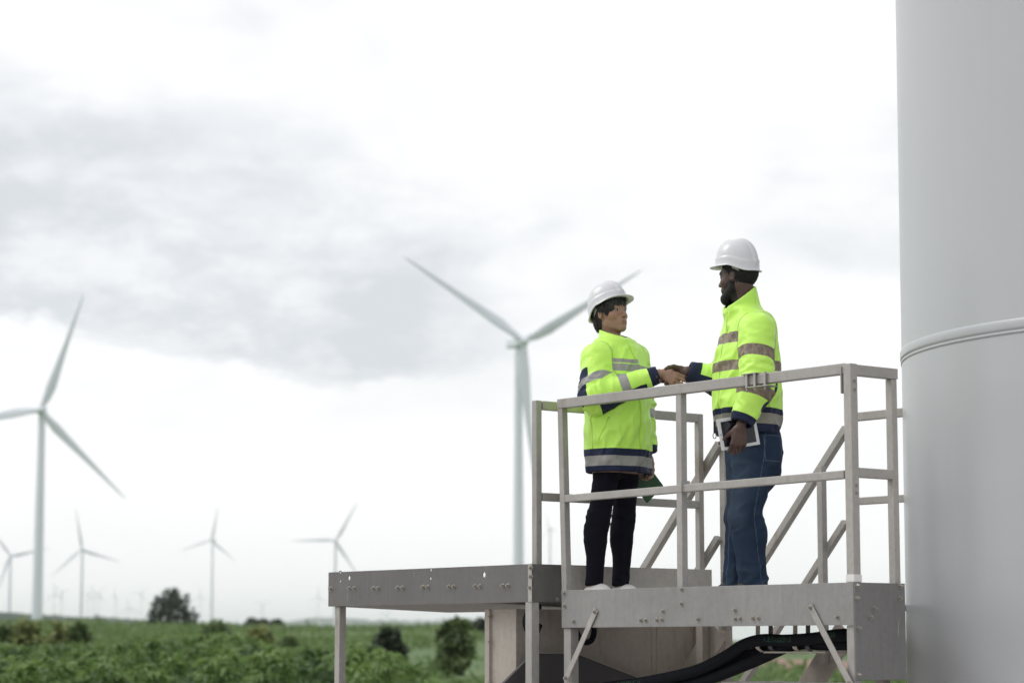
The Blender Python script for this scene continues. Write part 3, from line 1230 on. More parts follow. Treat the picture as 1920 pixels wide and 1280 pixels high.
def head_sdf(Q, man):
    w = 1.0
    d = ell(Q, A_(0, -.012, .035), (.076, .098, .092))
    jawx = .052 if man else .042
    cz = 0 if man else .007
    d = smin(d, ell(Q, A_(0, .022, -.035), (.060, .068, .082 - cz)), .03)
    for s in (-1, 1):
        d = smin(d, seg(Q, A_(s * jawx, .0, -.060), A_(s * (.016 if man else .011), .070, -.101 + cz), .017, .015), .03)
        d = smin(d, ell(Q, A_(s * .040, .058, -.022), (.026, .024, .024)), .02)
    d = smin(d, ell(Q, A_(0, .077, -.100 + cz), (.022 if man else .018, .017, .016)), .018)
    d = smin(d, ell(Q, A_(0, .077, -.060), (.034, .022, .026)), .018)
    # brow, sockets, eyes
    d = smin(d, seg(Q, A_(-.036, .076, .026), A_(.036, .076, .026), .0125 if man else .011), .014)
    for s in (-1, 1):
        d = smax(d, -ell(Q, A_(s * .031, .100, .006), (.021, .016, .0125)), .012)
        d = smin(d, ell(Q, A_(s * .031, .0735, .006), (.0145, .0135, .0125)), .003)
        # lids
        d = smin(d, seg(Q, A_(s * .017, .0845, .0095), A_(s * .045, .0775, .0085), .0036), .004)
        d = smin(d, seg(Q, A_(s * .018, .0845, -.0015), A_(s * .044, .0775, -.001), .0026), .004)
    # nose
    nw = .016 if man else .0145
    d = smin(d, seg(Q, A_(0, .085, .018), A_(0, .106, -.026), .0075, .0105), .012)
    d = smin(d, ell(Q, A_(0, .107, -.029), (.0115, .0115, .0095)), .006)
    for s in (-1, 1):
        d = smin(d, ell(Q, A_(s * nw, .094, -.031), (.0085, .012, .0085)), .006)
        d = smax(d, -ell(Q, A_(s * .0075, .1035, -.0405), (.0042, .0062, .0035)), .003)
    # mouth
    d = smin(d, ell(Q, A_(0, .0935, -.0590), (.0235, .0095, .0052)), .005)
    d = smin(d, ell(Q, A_(0, .0925, -.0695), (.0205, .0098, .0064)), .005)
    d = smax(d, -seg(Q, A_(-.024, .0960, -.0645), A_(.024, .0960, -.0645), .0012), .004)
    d = smax(d, -ell(Q, A_(0, .101, -.082), (.018, .008, .006)), .010)
    # ears
    for s in (-1, 1):
        e = ell(Q, A_(s * .078, -.010, -.002), (.0085, .019, .031), rot((1, 0, 0), -.22) @ rot((0, 0, 1), s * .35))
        e = smax(e, -ell(Q, A_(s * .0885, -.006, .001), (.0070, .0105, .019), rot((1, 0, 0), -.22)), .005)
        d = smin(d, e, .007)
    return d


def hand_sdf(Q, thumb_up, curl, tcurl=(.3, .3), tspread=.7, s=1.0, spread=.10):
    """hand frame: x along the hand, y towards the thumb, z out of the back of the hand; origin at the wrist"""
    Q = Q / s
    kn = [(.088, .030), (.091, .010), (.087, -.011), (.079, -.030)]
    ln = [(.043, .026, .021), (.047, .030, .022), (.044, .028, .022), (.034, .021, .019)]
    rd = [.0092, .0094, .0090, .0080]
    d = seg(Q, A_(-.010, 0, 0), A_(.005, 0, 0), .0225, .0225)
    d = smin(d, ell(Q, A_(.048, .002, -.002), (.047, .036, .0165)), .02)
    for i, ((kx, ky), L, r) in enumerate(zip(kn, ln, rd)):
        K = A_(kx, ky, .002)
        d = smin(d, seg(Q, A_(.012, ky * .5, 0), K, .011, .0108), .010)
        p, an = K, 0
        fd = None
        for j in range(3):
            an += curl[i][j]
            sp = spread * (ky / .03)
            dr = A_(math.cos(an) * math.cos(sp), math.sin(sp) * math.cos(an), -math.sin(an))
            q = p + dr * L[j]
            g = seg(Q, p, q, r * (1 - .06 * j), r * (1 - .06 * (j + 1)))
            fd = g if fd is None else smin(fd, g, .004)
            p = q
        d = smin(d, fd, .006)
    # thumb leaves the side of the palm near its base
    T0 = A_(.018, .022, -.008)
    a = tspread
    d1 = unit(A_(math.cos(a), math.sin(a), -thumb_up))
    T1 = T0 + d1 * .043
    a2 = a - tcurl[0]
    d2 = unit(A_(math.cos(a2), math.sin(a2), -thumb_up * 1.3))
    T2 = T1 + d2 * .034
    a3 = a2 - tcurl[1]
    d3 = unit(A_(math.cos(a3), math.sin(a3), -thumb_up * 1.5))
    T3 = T2 + d3 * .026
    d = smin(d, seg(Q, T0, T1, .0155, .0115), .014)
    t = smin(seg(Q, T1, T2, .0110, .0100), seg(Q, T2, T3, .0100, .0082), .004)
    d = smin(d, t, .006)
    return d * s


def hand_group(o, x, z, left, **kw):
    """placed hand as a group; y = thumb side"""
    x = unit(x)
    z = unit(z - x * (z @ x))
    y = np.cross(z, x) if not left else np.cross(x, z)
    M = np.stack([x, y, z])
    o = np.asarray(o, float)

    def f(P):
        return hand_sdf((P - o) @ M.T, **kw)
    pts = np.array([o + a * x + b * y + c * z for a in (-.06, .20) for b in (-.07, .09) for c in (-.11, .06)])
    return (pts.min(0), pts.max(0), f)


# ------------------------------------------------------------------ hard hat
def hat_meshes(H, a=.103, b=.120, top=.182, zf=.060, zs=.044, zb=.012, tilt=0.0, brim=.030):
    K = 144
    prof = np.concatenate([np.array([.02, .05, .075, .095, .115, .14, .17, .20, .24, .31, .39, .47, .55, .63, .71, .78]), np.array([.84, .86, .885, .92, .96, 1.0])])
    rows, inner = [], []

    def rimz(th):
        c = np.cos(th)
        return np.where(c > 0, zs + (zf - zs) * sstep(c, .1, .9), zs + (zb - zs) * sstep(-c, -.1, .85))
    th = np.linspace(0, 2 * np.pi, K, endpoint=False)
    cx, cy_ = np.sin(th), np.cos(th)
    zr = rimz(th)
    for s in prof:
        ang = s * np.pi / 2
        rr = np.sin(ang) ** .80
        z = zr + (top - zr) * np.cos(ang) ** .82
        x, y = a * rr * cx, b * rr * cy_
        # raised middle ridge and two side ribs, moulded band near the rim
        ridge = .0085 * sstep(np.abs(x), .028, .013) * sstep(s, .02, .2) - .0022 * np.exp(-((np.abs(x) - .027) / .0035) ** 2) * sstep(s, .12, .3)
        ridge = ridge * (1 - sstep(s, .90, .97)) + .0042 * sstep(s, .86, .885)
        nx, ny = cx * np.sin(ang), cy_ * np.sin(ang)
        nz = np.cos(ang)
        rows.append(np.stack([x + nx * ridge, y + ny * ridge, z + nz * ridge], 1))
    last = rows[-1]
    wf = brim * sstep(np.cos(th), .30, .85) + .0050 + .006 * sstep(-np.cos(th), .6, .95)
    dirn = np.stack([cx * b / a, cy_, 0 * cx], 1)
    dirn /= np.linalg.norm(dirn, axis=1)[:, None]
    rows.append(last + dirn * .002 + np.stack([0 * cx, 0 * cx, -.006 + 0 * cx], 1))
    rows.append(last + dirn * (wf * .5)[:, None] + np.stack([0 * cx, 0 * cx, -.0095 - .05 * wf], 1))
    rows.append(last + dirn * wf[:, None] + np.stack([0 * cx, 0 * cx, -.0105 - .14 * wf], 1))
    rows.append(last + dirn * (wf - .001)[:, None] + np.stack([0 * cx, 0 * cx, -.0145 - .14 * wf], 1))
    rows.append(last + dirn * (-.004) + np.stack([0 * cx, 0 * cx, -.0125 + 0 * cx], 1))
    for s in prof[::-1]:
        ang = s * np.pi / 2
        rr = np.sin(ang) ** .80 * .965
        z = zr + (top - .005 - zr) * np.cos(ang) ** .82
        rows.append(np.stack([a * rr * cx, b * rr * cy_, z], 1))
    V = np.concatenate(rows)
    n = len(rows)
    F = [(i * K + j, i * K + (j + 1) % K, (i + 1) * K + (j + 1) % K, (i + 1) * K + j) for i in range(n - 1) for j in range(K)]
    R = rot((1, 0, 0), tilt)
    V = V @ R.T
    bm = bmesh.new()
    bv = [bm.verts.new(v) for v in H.frm(V)]
    for f in F:
        bm.faces.new([bv[i] for i in f])
    bm.faces.new(bv[:K][::-1])
    bm.faces.new(bv[-K:])
    shell = bm_mesh('hard_hat', bm, True)
    # head band with its adjustment slots
    Vb, Fb = [], []
    ths = np.linspace(R_(98), R_(262), 40)
    for i, t in enumerate(ths):
        zc = float(rimz(np.array([t]))[0]) - .012
        for (kr, dz) in ((1, .016), (1, -.013), (.95, -.013), (.95, .016)):
            Vb.append((math.sin(t) * (a - .014) * kr, math.cos(t) * (b - .016) * kr, zc + dz))
    for i in range(39):
        for k in range(4):
            Fb.append((i * 4 + k, i * 4 + (k + 1) % 4, i * 4 + 4 + (k + 1) % 4, i * 4 + 4 + k))
    Vb = H.frm(np.array(Vb) @ R.T)
    band = mesh_np('head_band', Vb, Fb)
    sl = bmesh.new()
    for t in np.linspace(R_(120), R_(165), 8).tolist() + np.linspace(R_(195), R_(240), 8).tolist():
        zc = float(rimz(np.array([t]))[0]) - .014
        c = np.array([math.sin(t) * (a - .0132), math.cos(t) * (b - .0152), zc])
        tx = unit(np.array([math.cos(t) * a, -math.sin(t) * b, 0]))
        q = [c + tx * sx * .0016 + np.array([0, 0, sz * .004]) for sx, sz in ((-1, -1), (1, -1), (1, 1), (-1, 1))]
        sl.faces.new([sl.verts.new(v) for v in H.frm(np.array(q) @ R.T)])
    slots = bm_mesh('slot', sl)
    bmk = bmesh.new()
    zc = float(rimz(np.array([math.pi]))[0]) - .014
    add_box(bmk, np.array([-.028, -(b - .010), zc - .018]), np.array([.028, -(b - .022), zc + .012]), .004)
    for v in bmk.verts:
        v.co = Vector(H.frm((np.array(v.co) @ R.T)))
    knob = bm_mesh('adjuster', bmk)
    return shell, band, slots, knob


# ------------------------------------------------------------------ cloth and skin materials
def skin_mat(name, rough=.45):
    m, N, b = new_mat(name)
    c = N.attr('Col', 'Color')
    n = N.noise(obj_co(N), 70, 3, .6)
    c2 = N.n('ShaderNodeHueSaturation')
    N.put(c2.inputs['Color'], c)
    N.put(c2.inputs['Value'], N.smooth(n, .3, .7, .92, 1.06))
    N.put(b.inputs['Base Color'], c2.outputs[0])
    b.inputs['Roughness'].default_value = rough
    b.inputs['Subsurface Weight'].default_value = 0.10
    b.inputs['Subsurface Radius'].default_value = (.012, .004, .002)
    b.inputs['Subsurface Scale'].default_value = 0.4
    bump(N, b, N.noise(obj_co(N), 420, 2), .08, .001)
    return m


def jacket_mat(name, tape, dirty):
    m, N, b = new_mat(name)
    co = obj_co(N)
    tp = N.smooth(N.attr('tape'), -.0005, .0005)
    nv = N.smooth(N.attr('navy'), -.0005, .0005)
    n = N.noise(co, 9, 4, .6)
    yel = N.mix(n, (0.55, 0.96, 0.125), (0.63, 1.0, 0.15))
    sm = N.smooth(N.noise(co, 5, 5, .65), .58, .78)
    yel = N.mix(N.m('MULTIPLY', sm, .10), yel, (0.33, 0.52, 0.02))
    seam = N.smooth(N.attr('seam'), .0012, .0050, .55, 0.0)
    yel = N.mix(seam, yel, (0.20, 0.36, 0.01))
    navy = N.mix(n, (0.016, 0.022, 0.052), (0.026, 0.034, 0.075))
    if dirty:
        d1 = N.smooth(N.noise(co, 42, 4, .7), .42, .60)
        tpc = N.mix(d1, (0.165, 0.130, 0.10), (0.30, 0.245, 0.175))
        d2 = N.smooth(N.noise(co, 16, 3, .6), .50, .62)
        tpc = N.mix(N.m('MULTIPLY', d2, .6), tpc, (0.20, 0.165, 0.13))
        clean = N.mix(N.noise(co, 60, 3, .6), (0.25, 0.235, 0.20), (0.33, 0.31, 0.27))
        tpc = N.mix(N.attr('hem'), tpc, clean)
    else:
        tpc = N.mix(N.noise(co, 25, 4, .6), (0.27, 0.265, 0.26), (0.37, 0.365, 0.36))
    c = N.mix(nv, yel, navy)
    c = N.mix(tp, c, tpc)
    N.put(b.inputs['Base Color'], c)
    b.inputs['Roughness'].default_value = .5
    N.put(b.inputs['Sheen Weight'], N.m('MULTIPLY', N.m('SUBTRACT', 1.0, N.m('MAXIMUM', nv, tp)), .25))
    N.put(b.inputs['Specular IOR Level'], N.m('MULTIPLY_ADD', nv, -.38, .5))
    b.inputs['Sheen Roughness'].default_value = .4
    weave = N.noise(co, 600, 2, .5)
    fold = N.noise(scaled(N, co, (1, 1, .55)), 22, 2, .5, .8)
    fine = N.noise(scaled(N, co, (1.3, 1.3, .8)), 60, 3, .55, .8)
    bump(N, b, N.m('ADD', N.m('MULTIPLY', weave, .06), N.m('ADD', fold, N.m('MULTIPLY', fine, .12))), .40, .007)
    return m


M_JW = jacket_mat('hi_vis_fabric_clean', None, False)
M_JM = jacket_mat('hi_vis_fabric_dirty_tape', None, True)
M_SKIN = skin_mat('skin')


def hair_mat(name, col, rough=.42):
    m, N, b = new_mat(name)
    co = obj_co(N)
    s = N.noise(scaled(N, co, (240, 240, 22)), 1.0, 4, .6, .3)
    N.put(b.inputs['Base Color'], N.mix(s, tuple(.5 * x for x in col), tuple(1.6 * x for x in col)))
    b.inputs['Roughness'].default_value = rough
    bump(N, b, s, .5, .002)
    return m


M_HAIR = hair_mat('black_hair', (.010, .009, .010))
M_CROP = hair_mat('cropped_black_hair', (.007, .0065, .007), .85)
M_HATW = plain('hat_plastic', (.66, .67, .70), .28, 0, .03, 20, .04, 60)
M_BAND = plain('band_plastic', (.34, .37, .35), .5, 0, .08)
M_SLOT = plain('dark_slot', (.02, .02, .02), .6)


def trouser_mat():
    m, N, b = new_mat('black_trousers')
    co = obj_co(N)
    n = N.noise(co, 12, 4, .6)
    N.put(b.inputs['Base Color'], N.mix(n, (.0055, .0055, .0105), (.0100, .0100, .0180)))
    b.inputs['Roughness'].default_value = .85
    b.inputs['Specular IOR Level'].default_value = .12
    bump(N, b, N.noise(scaled(N, co, (1, 1, 2.5)), 34, 4, .65, .5), .45, .006)
    return m


def jeans_mat():
    m, N, b = new_mat('blue_jeans')
    co = obj_co(N)
    n = N.noise(scaled(N, co, (1, 1, .5)), 14, 5, .65)
    fine = N.noise(scaled(N, co, (400, 400, 120)), 1.0, 3, .6)
    c = N.mix(n, (.012, .022, .045), (.032, .056, .100))
    c = N.mix(N.m('MULTIPLY', N.attr('fade'), .75), c, (.075, .10, .14))
    c = N.mix(N.m('MULTIPLY', fine, .30), c, (.012, .022, .05))
    st = N.smooth(N.attr('seam'), .0010, .0040, 1.0, 0.0)
    c = N.mix(N.m('MULTIPLY', st, .38), c, (.16, .20, .27))
    N.put(b.inputs['Base Color'], c)
    b.inputs['Roughness'].default_value = .9
    b.inputs['Specular IOR Level'].default_value = .15
    bump(N, b, N.m('ADD', N.m('MULTIPLY', fine, .25), N.noise(scaled(N, co, (1, 1, 1.8)), 26, 4, .6, .5)), .4, .006)
    return m


M_TROU, M_JEAN = trouser_mat(), jeans_mat()


def polyt(P, pts):
    """arc position along a polyline and distance vector of the nearest point"""
    best = np.full(len(P), 1e9)
    T = np.zeros(len(P))
    Vv = np.zeros_like(P)
    Ti = np.zeros(len(P), int)
    s = 0
    for i in range(len(pts) - 1):
        a, b = pts[i], pts[i + 1]
        ba = b - a
        L = np.linalg.norm(ba)
        lo_ = -1.0 if i == 0 else 0
        hi_ = 2.0 if i == len(pts) - 2 else 1
        h = np.clip(((P - a) @ ba) / L ** 2, lo_, hi_)
        v = P - a - h[:, None] * ba
        dd = (v ** 2).sum(1)
        m = dd < best
        best[m] = dd[m]
        T[m] = s + h[m] * L
        Vv[m] = v[m]
        Ti[m] = i
        s += L
    return T, Vv, Ti, s


def band(x, c, hw):
    return hw - np.abs(x - c)


def folds(P, T, amp_fn, V, F):
    pass


def build_figure(name, label, fr, J, man):
    """J: joints in the person's own frame, H: head frame, hands: placed hand groups"""
    g = []
    H = J['H']
    c = .028
    # ---- body: one continuous skin
    sc = H.s
    hl = H.frm(np.array([[x, y, z] for x in (-.1, .1) for y in (-.125, .135) for z in (-.20, .14)]))

    def fhead(P):
        d = head_sdf(H.to(P), man) * sc
        return smin(d, seg(P, J['neck'], H.frm(A_(0, -.022, -.045)), .060 if man else .050, .054 if man else .045), .02)
    g.append((np.minimum(hl.min(0), J['neck'] - .08), np.maximum(hl.max(0), J['neck'] + .08), fhead))
    us, cx, cy2, a, b = J['trunk']

    def ftorso(P):
        return stack(P, us, cx, cy2, a - .035, b - .035)
    g.append((A_(min(cx - a), min(cy2 - b), us[0]), A_(max(cx + a), max(cy2 + b), us[-1]), ftorso))
    for sd in ('R', 'L'):
        S, E, Wr = J['S' + sd], J['E' + sd], J['W' + sd]
        k = np.stack([S, E, Wr])

        def farm(P, S=S, E=E, Wr=Wr):
            return smin(seg(P, S, E, .046, .036), seg(P, E, Wr, .036, .024), .02)
        g.append((k.min(0) - .06, k.max(0) + .06, farm))
        g.append(J['hand' + sd])
        hp, kn, an = J['hip' + sd], J['knee' + sd], J['ank' + sd]
        k = np.stack([hp, kn, an])

        def fleg(P, hp=hp, kn=kn, an=an):
            d = smin(seg(P, hp, kn, .070, .046), seg(P, kn, an, .046, .033), .02)
            return smin(d, seg(P, an - A_(0, 0, .035), A_(an[0], an[1] + .09, .036), .028, .018), .015)
        g.append((k.min(0) - .09, k.max(0) + A_(.09, .15, .09), fleg))
    V, F = mesh_sdf(g, .0042 if not man else .0045, .010)
    me = mesh_np(name, V, F)
    # colours
    Q = H.to(V)
    x, y, z = np.abs(Q[:, 0]), Q[:, 1], Q[:, 2]
    base = np.array(J['skin'])
    col = np.repeat(base[None], len(V), 0)
    inh = (Q[:, 2] > -.16) & (x < .12) & (np.abs(y) < .14)
    warm = np.array(J['warm'])

    def lay(m, c_):
        nonlocal col
        m = np.where(inh, m, 0)[:, None]
        col = col * (1 - m) + np.array(c_)[None] * m
    cheek = np.exp(-(((x - .042) / .022) ** 2 + ((z + .025) / .022) ** 2)) * (y > .03)
    lay(cheek * .45, warm)
    nose = np.exp(-((x / .018) ** 2 + ((z + .03) / .014) ** 2)) * (y > .085)
    lay(nose * .4, warm)
    # lips
    lip = sstep(1 - ((x / .0235) ** 2 + ((z + .0645) / .0118) ** 2), 0, .35) * (y > .075)
    lay(lip * .85, J['lip'])
    lay(np.exp(-((z + .0645) / .0020) ** 2) * sstep(.0225 - x, 0, .004) * (y > .08) * .6, np.array(J['lip']) * .40)
    # nostrils
    lay(np.exp(-(((x - .0075) / .005) ** 2 + ((z + .040) / .004) ** 2)) * (y > .088) * .9, base * .25)
    # eyes
    ex = (x - .031) / .0135
    ez = (z - .0040) / .0048
    eye = sstep(1 - (ex ** 2 + ez ** 2), 0, .3) * (y > .06)
    lay(sstep(1 - ((ex / 1.22) ** 2 + ((ez - .12) / 1.5) ** 2), 0, .25) * (y > .055) * .85, base * .28)
    lay(eye, (.50, .47, .45))
    gx = Q[:, 0] - np.sign(Q[:, 0]) * .031 + J.get('gaze', 0)
    lay(eye * (np.sqrt(gx ** 2 + (z - .0045) ** 2) < .0066), (.016, .010, .008))
    # brows
    bz = .0275 + .004 * np.sin(np.clip((x - .012) / .036, 0, 1) * 2.6)
    br = sstep(.0052 - np.abs(z - bz), 0, .002) * (x > .011) * (x < .049) * (y > .045)
    lay(br * .85, (.015, .012, .011))
    if man:
        # close cropped beard and stubble
        nn = fbm(Q * 90, 2)
        jaw = sstep(-.030 - z + .35 * np.clip(.05 - y, 0, .1) * 0, -.004, .012)
        side = sstep(.066 - x, -.02, .0)
        edge = (z < -.018 - .9 * np.clip(y - .02, 0, .05)) & (z > -.135) & (y > -.012)
        must = (z < -.044) & (z > -.058) & (y > .07) & (x < .034)
        bd = (edge | must).astype(float) * (1 - lip) * (.80 + .2 * (nn > .4))
        lay(bd, (.010, .009, .010))
        lay(((z > .02) | ((y < -.02) & (z > -.035))).astype(float) * ((y < .05) | (z > .06)), (.011, .010, .011))
    me_c = np.clip(col, 0, 1)
    cattr(me, 'Col', me_c)
    root = link(name, me, M_SKIN)
    root.location = fr.o
    root.rotation_euler = (0, 0, fr.rz)
    tag(root, label, 'person')
    return root


def sleeve_sdf(P, S, E, Wr, r):
    return smin(seg(P, S, E, r[0], r[1]), seg(P, E, Wr, r[1], r[2]), .045)


def build_jacket(root, J, man, mat):
    us, cx, cy2, a, b = J['trunk']
    hem = us[0]
    neckc, ntop = J['collar_c'], J['collar_top']
    rs = J['sleeve_r']
    arms = {sd: np.stack([J['S' + sd], J['E' + sd], J['W' + sd]]) for sd in 'RL'}

    def ftor(P):
        d = stack(P, us, cx, cy2, a, b, 2.25)
        d = smin(d, seg(P, J['SL'] * A_(.62, 1, 1) + A_(0, -.005, .012), J['SR'] * A_(.62, 1, 1) + A_(0, -.005, .012), .078), .06)
        d = smin(d, ell(P, neckc + A_(0, 0, -.02), (.105, .095, .055)), .05)
        return d

    def fall(P):
        t = ftor(P)
        d = t
        for sd in 'RL':
            A = arms[sd]
            s = sleeve_sdf(P, A[0], A[1], A[2], rs[sd])
            L = A[2] - A[1]
            s = smax(s, (P - A[2]) @ unit(L), .004)
            # open cuff
            s = np.maximum(s, -np.maximum(sleeve_sdf(P, A[0], A[1], A[2], rs[sd]) + .015, -((P - A[2]) @ unit(L)) - .05))
            d = smin(d, s, .030)
        # collar
        nx = J['collar_ax']                                  # tilt of the collar axis
        q = P - neckc
        up = q @ nx
        fx = unit(A_(0, 1, 0) - nx * nx[1])
        rx = np.cross(fx, nx)
        X, Y = q @ rx, q @ fx
        rad = np.sqrt((X / J['collar_r'][0]) ** 2 + (Y / J['collar_r'][1]) ** 2)
        dist = (rad - 1 - .10 * np.clip(up / .06, -.3, 1.2)) * min(J['collar_r'])
        ang = np.arctan2(X, Y)
        tp = ntop + J['collar_back'] * (1 - np.cos(ang)) / 2 - .035 * np.exp(-((ang) / .22) ** 2)
        cl = np.maximum(np.abs(dist) - .0075, np.maximum(up - tp, -.05 - up))
        inside = np.maximum(dist + .006, np.maximum(-.045 - up, up - .3))
        d = np.maximum(d, -inside)
        d = smin(d, cl, .010)
        # hollow hem
        d = np.maximum(d, -np.maximum(stack(P, us - .05, cx, cy2, a - .018, b - .018, 2.25), P[:, 2] - hem - .05))
        # placket
        return d

    allp = np.concatenate([arms['R'], arms['L'], np.stack([A_(min(cx - a), min(cy2 - b), hem), A_(max(cx + a), max(cy2 + b), us[-1] + .05), neckc + .16])])
    g = [(allp.min(0) - .10 * A_(1, 1, 0) - A_(0, 0, .02), allp.max(0) + .10 * A_(1, 1, .5), fall)]
    V, F = mesh_sdf(g, .006, 0)
    V = relax(V, F, 1, .4)
    Nn = vnormals(V, F)
    dt = ftor(V)
    tS = {}
    slv = np.full(len(V), -1.0)
    side = np.zeros(len(V), int)
    for i, sd in enumerate('RL'):
        A = arms[sd]
        s = sleeve_sdf(V, A[0], A[1], A[2], rs[sd])
        m = (dt - s)
        up = m > slv
        slv[up] = m[up]
        side[up] = i
    tape = np.full(len(V), -1.0)
    navy = np.full(len(V), -1.0)
    seam = np.full(len(V), 1.0)
    ph = 3.1 if man else 0.0
    # ---- folds
    tor = sstep(-slv, -.01, .03)
    wq = V + .05 * np.stack([fbm(V * 7 + 3, 2), fbm(V * 7 + 9, 2), fbm(V * 7 + 5, 2)], 1)
    n1_ = fbm(wq * A_(9, 9, 5.0) + ph, 2)
    n2_ = fbm((wq @ rot((0, 1, 0), .6).T) * A_(18, 18, 5) + ph, 2)
    ridge = (1 - np.abs(2 * n2_ - 1)) ** 2
    ridge = np.maximum(ridge, 0) ** 1.5
    disp = tor * (.019 * (n1_ - .5) + .018 * (ridge - .35))
    for i, sd in enumerate('RL'):
        A = arms[sd]
        T, Vv, Ti, L = polyt(V, A)
        Le = np.linalg.norm(A[1] - A[0])
        m = (slv > -.02) & (side == i)
        az_ = np.arctan2(Vv @ unit(np.cross(A[1] - A[0], A_(0, 1, 0.3))), Vv @ unit(np.cross(np.cross(A[1] - A[0], A_(0, 1, .3)), A[1] - A[0])))
        near_e = np.exp(-((T - Le) / .10) ** 2)
        near_w = np.exp(-((T - L) / .08) ** 2)
        q = np.stack([np.cos(az_) * 1.1 + T * 9, np.sin(az_) * 1.1, T * (26 + 6 * near_e)], 1)
        w = fbm(q + 5 * i + ph, 2)
        rg_ = (1 - np.abs(2 * w - 1)) ** 2
        dsp = (.008 + .015 * near_e + .010 * near_w) * (rg_ - .45) * sstep(L - T, .005, .05)
        disp = np.where(m, dsp * sstep(slv, -.02, .01) + disp * (1 - sstep(slv, -.02, .01)), disp)
        inw = ((Nn * Vv).sum(1) < 0) & (slv > 0) & (T > L - .08)
        disp = np.where(m & inw, -disp, disp)
        # ---- bands on the sleeve
        on = slv + .004
        ref = J['und' + sd]
        for (tc_, hw, tl) in J['stape' + sd]:
            tape = np.where(side == i, np.maximum(tape, np.minimum(band(T + tl * (Vv @ unit(A_(0, 1, 0))), tc_, hw), on)), tape)
        cuf = np.minimum(T - (L - J['cuff'][i]), on)
        navy = np.where(side == i, np.maximum(navy, cuf), navy)
        rv = Vv / np.maximum(np.linalg.norm(Vv, axis=1)[:, None], 1e-6)
        for (r_, thr, t0, t1) in ref:
            un = ((rv @ unit(r_)) - thr) * .06
            un = np.minimum(un, np.minimum(T - t0, t1 - T))
            navy = np.where(side == i, np.maximum(navy, np.minimum(un, on)), navy)
    ax_ = np.stack([np.interp(V[:, 2], us, cx), np.interp(V[:, 2], us, cy2)], 1)
    inw = ((V[:, :2] - ax_) * Nn[:, :2]).sum(1) < 0
    disp = np.where((slv < 0) & inw & (V[:, 2] < hem + .08), -disp, disp)
    coll = np.maximum(sstep(V[:, 2], neckc[2] - .05, neckc[2] - .015) * (np.hypot(V[:, 0] - neckc[0], V[:, 1] - neckc[1]) < .16), .55 * sstep(hem + .03 - V[:, 2], 0, .03))
    V = relax(V + Nn * (disp * (1 - coll))[:, None], F, 3, .5)
    # ---- bands on the trunk
    ont = -slv - .002
    u = V[:, 2] + J['hem_tilt'] * V[:, 1]
    navy = np.maximum(navy, np.minimum(hem + J['hem_h'] - u, ont))
    hb = band(u, hem + J['hem_tape'][0], J['hem_tape'][1])
    tape = np.maximum(tape, np.minimum(hb, ont))
    ang = np.arctan2(V[:, 0] - np.interp(V[:, 2], us, cx), V[:, 1] - np.interp(V[:, 2], us, cy2))
    for zc, hw, a0, a1 in J['ttape']:
        bb = np.minimum(band(u, zc, hw), np.minimum(ang - a0, a1 - ang) * .15)
        tape = np.maximum(tape, np.minimum(bb, ont))
    # collar lining
    q = V - neckc
    nx = J['collar_ax']
    upc = q @ nx
    inn = -(Nn[:, 0] * (q[:, 0]) + Nn[:, 1] * (q[:, 1]))
    lin = np.where((upc > -.05) & (np.linalg.norm(q - upc[:, None] * nx, axis=1) < max(J['collar_r']) * 1.25), inn / np.maximum(np.linalg.norm(q[:, :2], axis=1), .01) * .01 - .001, -1)
    navy = np.maximum(navy, lin)
    # inside of hem and cuffs
    navy = np.maximum(navy, np.where((V[:, 2] < hem + .07) & (Nn[:, 2] < -.75), .01, -1))
    # stitched lines: placket, side seams, shoulder yoke
    xx = V[:, 0] - np.interp(V[:, 2], us, cx)
    front = (np.abs(ang) < .7) & (slv < 0) & (V[:, 2] < neckc[2] - .02)
    seam = np.where(front, np.minimum(seam, np.abs(np.abs(xx - J['plk']) - .030)), seam)
    seam = np.where((slv < .01) & (slv > -.03), np.minimum(seam, np.abs(slv + .006) * .7), seam)
    seam = np.where(slv < 0, np.minimum(seam, np.abs(np.abs(np.abs(ang) - 1.75) * .17)), seam)
    if J.get('pocket') is not None:
        p0, p1 = J['pocket']
        pd = seg(V * A_(0, 1, 1), p0 * A_(0, 1, 1), p1 * A_(0, 1, 1), 0.0)
        seam = np.where((slv < 0) & (V[:, 0] > .05), np.minimum(seam, pd), seam)
    pk = sstep(.033 - np.abs(xx - J['plk']), 0, .008) * (np.abs(ang) < .7) * (slv < 0) * (V[:, 2] < neckc[2] - .03) * (Nn[:, 1] > 0)
    V = V + Nn * (.007 * pk)[:, None]
    me = mesh_np('jacket', V, F)
    fattr(me, 'tape', tape)
    fattr(me, 'navy', navy)
    fattr(me, 'seam', seam)
    fattr(me, 'hem', ((V[:, 2] < hem + .2) & (slv < 0)).astype(float))
    return link('jacket', me, mat, root)


